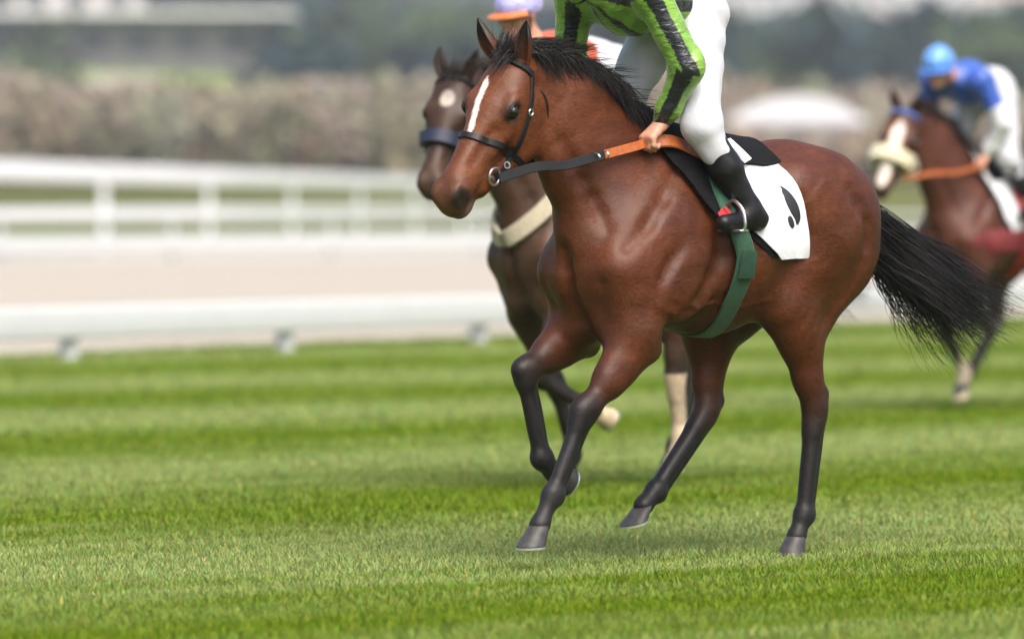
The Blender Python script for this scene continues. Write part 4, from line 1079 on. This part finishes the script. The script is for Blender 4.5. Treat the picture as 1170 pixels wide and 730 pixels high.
# leafless winter scrub on the bank behind the course
def scrub():
    n = 2200; y = 322+95*RNG.random(n)**1.3; x = (2*RNG.random(n)-1)*(.10*y+78)
    right = np.clip((x/y-.034)/.012, 0, 1)                   # lower towards the right
    H = (4.7+1.6*RNG.random(n))*(1-.22*right)+.6*np.sin(x*.11)
    front = (np.abs(x/y-.0495) < .0165) & (y < 342); H = np.where(front, H*.5, H)
    c = np.stack([x, y, hgt(x, y)+H*.50], -1); r = np.stack([1.6+.8*RNG.random(n), 1.6+.8*RNG.random(n), H*.55], -1)
    tn = lambda k: V(.245, .208, .158)*(.88+.24*RNG.random((k, 1)))*(1+.06*RNG.normal(size=(k, 3)))+ (RNG.random((k, 1)) < .12)*V(-.06, -.02, -.04)
    leaf_mass('bare_scrub', 'leafless grey brown winter scrub massed on the bank behind the rails', 'scrub', c, r, 70, .24, LEAF, tn)
scrub()
def woods():
    n = 3700; y = 480+860*RNG.random(n)**.8; x = (2*RNG.random(n)-1)*(.10*y+130)
    k = np.sin(x*.045+1.3)*np.sin(y*.013+x*.01)+.35*np.sin(x*.11+y*.02); keep = (k > -.20) | (x > 20) & (RNG.random(n) < .8)
    bear = x/y; wv = .012*np.sin(y*.05+x*.08)
    keep &= ~((bear < -.040+wv) & (y > 540) & (y < 700)) & ~((bear > -.048+wv) & (bear < -.010) & (y > 520) & (y < 620)) & ~((bear < -.055+wv) & (y > 760) & (y < 830)) & ~((np.abs(bear+.0685) < .012) & (y < 540))
    x, y = x[keep], y[keep]; n = len(x); h = 5+5*RNG.random(n)
    c = np.stack([x, y, hgt(x, y)+h*.5], -1); r = np.stack([2.6+2*RNG.random(n), 2.6+2*RNG.random(n), h*.55], -1)
    tn = lambda k: np.where(RNG.random((k, 1)) < .72, V(.013, .032, .036), V(.045, .072, .030))*(.7+.6*RNG.random((k, 1)))
    leaf_mass('hill_woodland', 'dark blue green wood covering the distant hillside', 'woodland', c, r, 60, .30, LEAF, tn)
woods()

# white marquee standing in the scrub on the right
def at_px(u, d): return u*d                                # lateral offset of a bearing u at distance d
def marquee():
    y = 336.; x = .0495*y; e = bpy.data.objects.new('marquee', None); C.objects.link(e); e.location = (x, y, float(hgt(x, y))); tag(e, 'white arched marquee roof showing among the brown scrub on the right', 'marquee')
    W, L, n = 8.2, 9., 14; m = MB(); v = []
    for k, yy in enumerate((-L/2, L/2)):
        for i in range(n+1):
            t = i/n; v.append((-W/2+W*t, yy, 3.1+1.6*math.sin(math.pi*t)**.7))
    m.add(v, [(i, i+1, n+2+i, n+1+i) for i in range(n)]+[tuple(range(n, -1, -1)), tuple(range(n+1, 2*n+2))]).build('roof', MAT['white_cloth'], e)
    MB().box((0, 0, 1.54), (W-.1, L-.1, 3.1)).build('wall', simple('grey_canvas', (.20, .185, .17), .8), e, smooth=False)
    MB().box((.2, -L/2-.03, 1.1), (2.4, .1, 2.2)).build('door', simple('dark_opening', (.05, .05, .05), .8), e, smooth=False)
marquee()

def building(label, x, y, w, d, h, wall, roof, storeys, group=None, over=.8, bays=None):
    e = bpy.data.objects.new('building', None); C.objects.link(e); z = float(hgt(x, y)); e.location = (x, y, z); tag(e, label, 'building', group)
    MB().box((0, 0, h/2-1), (w, d, h+2)).build('wall', wall, e, smooth=False)
    MB().box((0, 0, h+.25), (w+over, d+over, .5), 0, .05).build('roof', roof, e, smooth=False)
    bays = bays or max(3, int(w/5))
    for s in range(storeys):
        for k in range(bays):
            f = MB().box((-w/2+w*(k+.5)/bays, -d/2-.02, h*(s+.52)/storeys), (w/bays*.55, .14, h/storeys*.5)); f.build('window', MAT['window'], e, smooth=False)
    return e
MAT['window'] = simple('window_glass', (.05, .06, .07), .15)
WHITE_W, PALE_W, PINK_W, GREY_R = simple('white_render', (.70, .70, .69), .8), simple('pale_concrete', (.52, .50, .49), .85), simple('pinkish_render', (.55, .45, .42), .85), simple('grey_roofing', (.42, .42, .43), .7)
building('long low white stand with a flat roof on the distant hill, far left', -.069*640, 640, 32, 9, 5.6, simple('painted_stand_shade', (.16, .15, .15), .8), WHITE_W, 1, over=8)  # solid wall coloured dark in place of the shade inside an open stand
building('pale block standing above the long white stand on the left hillside', -.076*690, 690, 15, 9, 8.5, PALE_W, WHITE_W, 2)
building('small pinkish house on the hill at the left, near the frame edge', -.088*720, 720, 9, 8, 4.0, PINK_W, GREY_R, 2)
building('small white hut low on the left hillside', -.0685*466, 466, 6, 3, 4.4, WHITE_W, GREY_R, 1)
CITY = 'pale town blocks on the skyline'
for k, (u, y, w, d, h, m) in enumerate(((.040, 1500, 34, 18, 17, PALE_W), (.047, 1560, 22, 16, 22, PINK_W), (.053, 1480, 30, 18, 14, WHITE_W), (.060, 1580, 26, 16, 20, PALE_W), (.066, 1500, 36, 18, 13, PINK_W), (.073, 1540, 24, 18, 22, WHITE_W), (.080, 1490, 34, 18, 14, PALE_W), (.087, 1560, 28, 18, 20, PINK_W))):
    L = ['grey block at the left end of the skyline town', 'tall pinkish block second from the left on the skyline', 'low white block on the skyline above the marquee', 'tall grey block in the middle of the skyline town', 'wide low pinkish block on the skyline', 'tall white block on the skyline above the blue jockey', 'wide grey block on the skyline near the right edge', 'tall pinkish block at the right end of the skyline'][k]
    building(L, u*y, y, w, d, h, m, GREY_R, 5, CITY)

hz = MB().box((0, 1150, 60), (1300, 2500, 124)).build('haze', bpy.data.materials.new('haze_air'), smooth=False); tag(hz, kind='stuff')
hm = hz.data.materials[0]; hm.use_nodes = True; ht = hm.node_tree; ht.nodes.clear()
ho = ht.nodes.new('ShaderNodeOutputMaterial'); hv = ht.nodes.new('ShaderNodeVolumePrincipled'); ht.links.new(hv.outputs[0], ho.inputs['Volume'])
hv.inputs['Color'].default_value = (.90, .95, 1., 1); hv.inputs['Density'].default_value = .0003; hv.inputs['Anisotropy'].default_value = .2

# ----------------------------------------------------------------------------- daylight and camera
w = bpy.data.worlds.new('World'); bpy.context.scene.world = w; w.use_nodes = True
bg = w.node_tree.nodes['Background']; sky = w.node_tree.nodes.new('ShaderNodeTexSky'); sky.sky_type = 'NISHITA'; sky.sun_disc = False
EL, AZ = R(54), R(160)                                  # sun high behind the camera, veiled by cloud
sky.sun_elevation = EL; sky.sun_rotation = AZ; sky.dust_density = 6.; sky.air_density = 1.0
w.node_tree.links.new(sky.outputs[0], bg.inputs[0]); bg.inputs[1].default_value = .10
sl = bpy.data.lights.new('sun', 'SUN'); sl.energy = 1.5; sl.angle = R(50); sl.color = (1., .96, .90)
so = bpy.data.objects.new('sun', sl); C.objects.link(so)
dv = Vector((math.sin(AZ)*math.cos(EL), math.cos(AZ)*math.cos(EL), math.sin(EL))); so.rotation_euler = dv.to_track_quat('Z', 'Y').to_euler()
cd = bpy.data.cameras.new('camera'); cam = bpy.data.objects.new('camera', cd); C.objects.link(cam); cd.lens = 200; cd.sensor_width = 36; cd.clip_end = 20000
cam.location = (0, 0, 1.38); cam.rotation_euler = (R(90)-math.atan(135/6500), 0, 0); bpy.context.scene.camera = cam
cd.dof.use_dof = True; cd.dof.focus_distance = 21.6; cd.dof.aperture_fstop = 2.0; cd.dof.aperture_blades = 0
sc = bpy.context.scene; sc.view_settings.view_transform = 'Standard'; sc.view_settings.look = 'None'; sc.view_settings.gamma = 1; sc.view_settings.exposure = 1.4
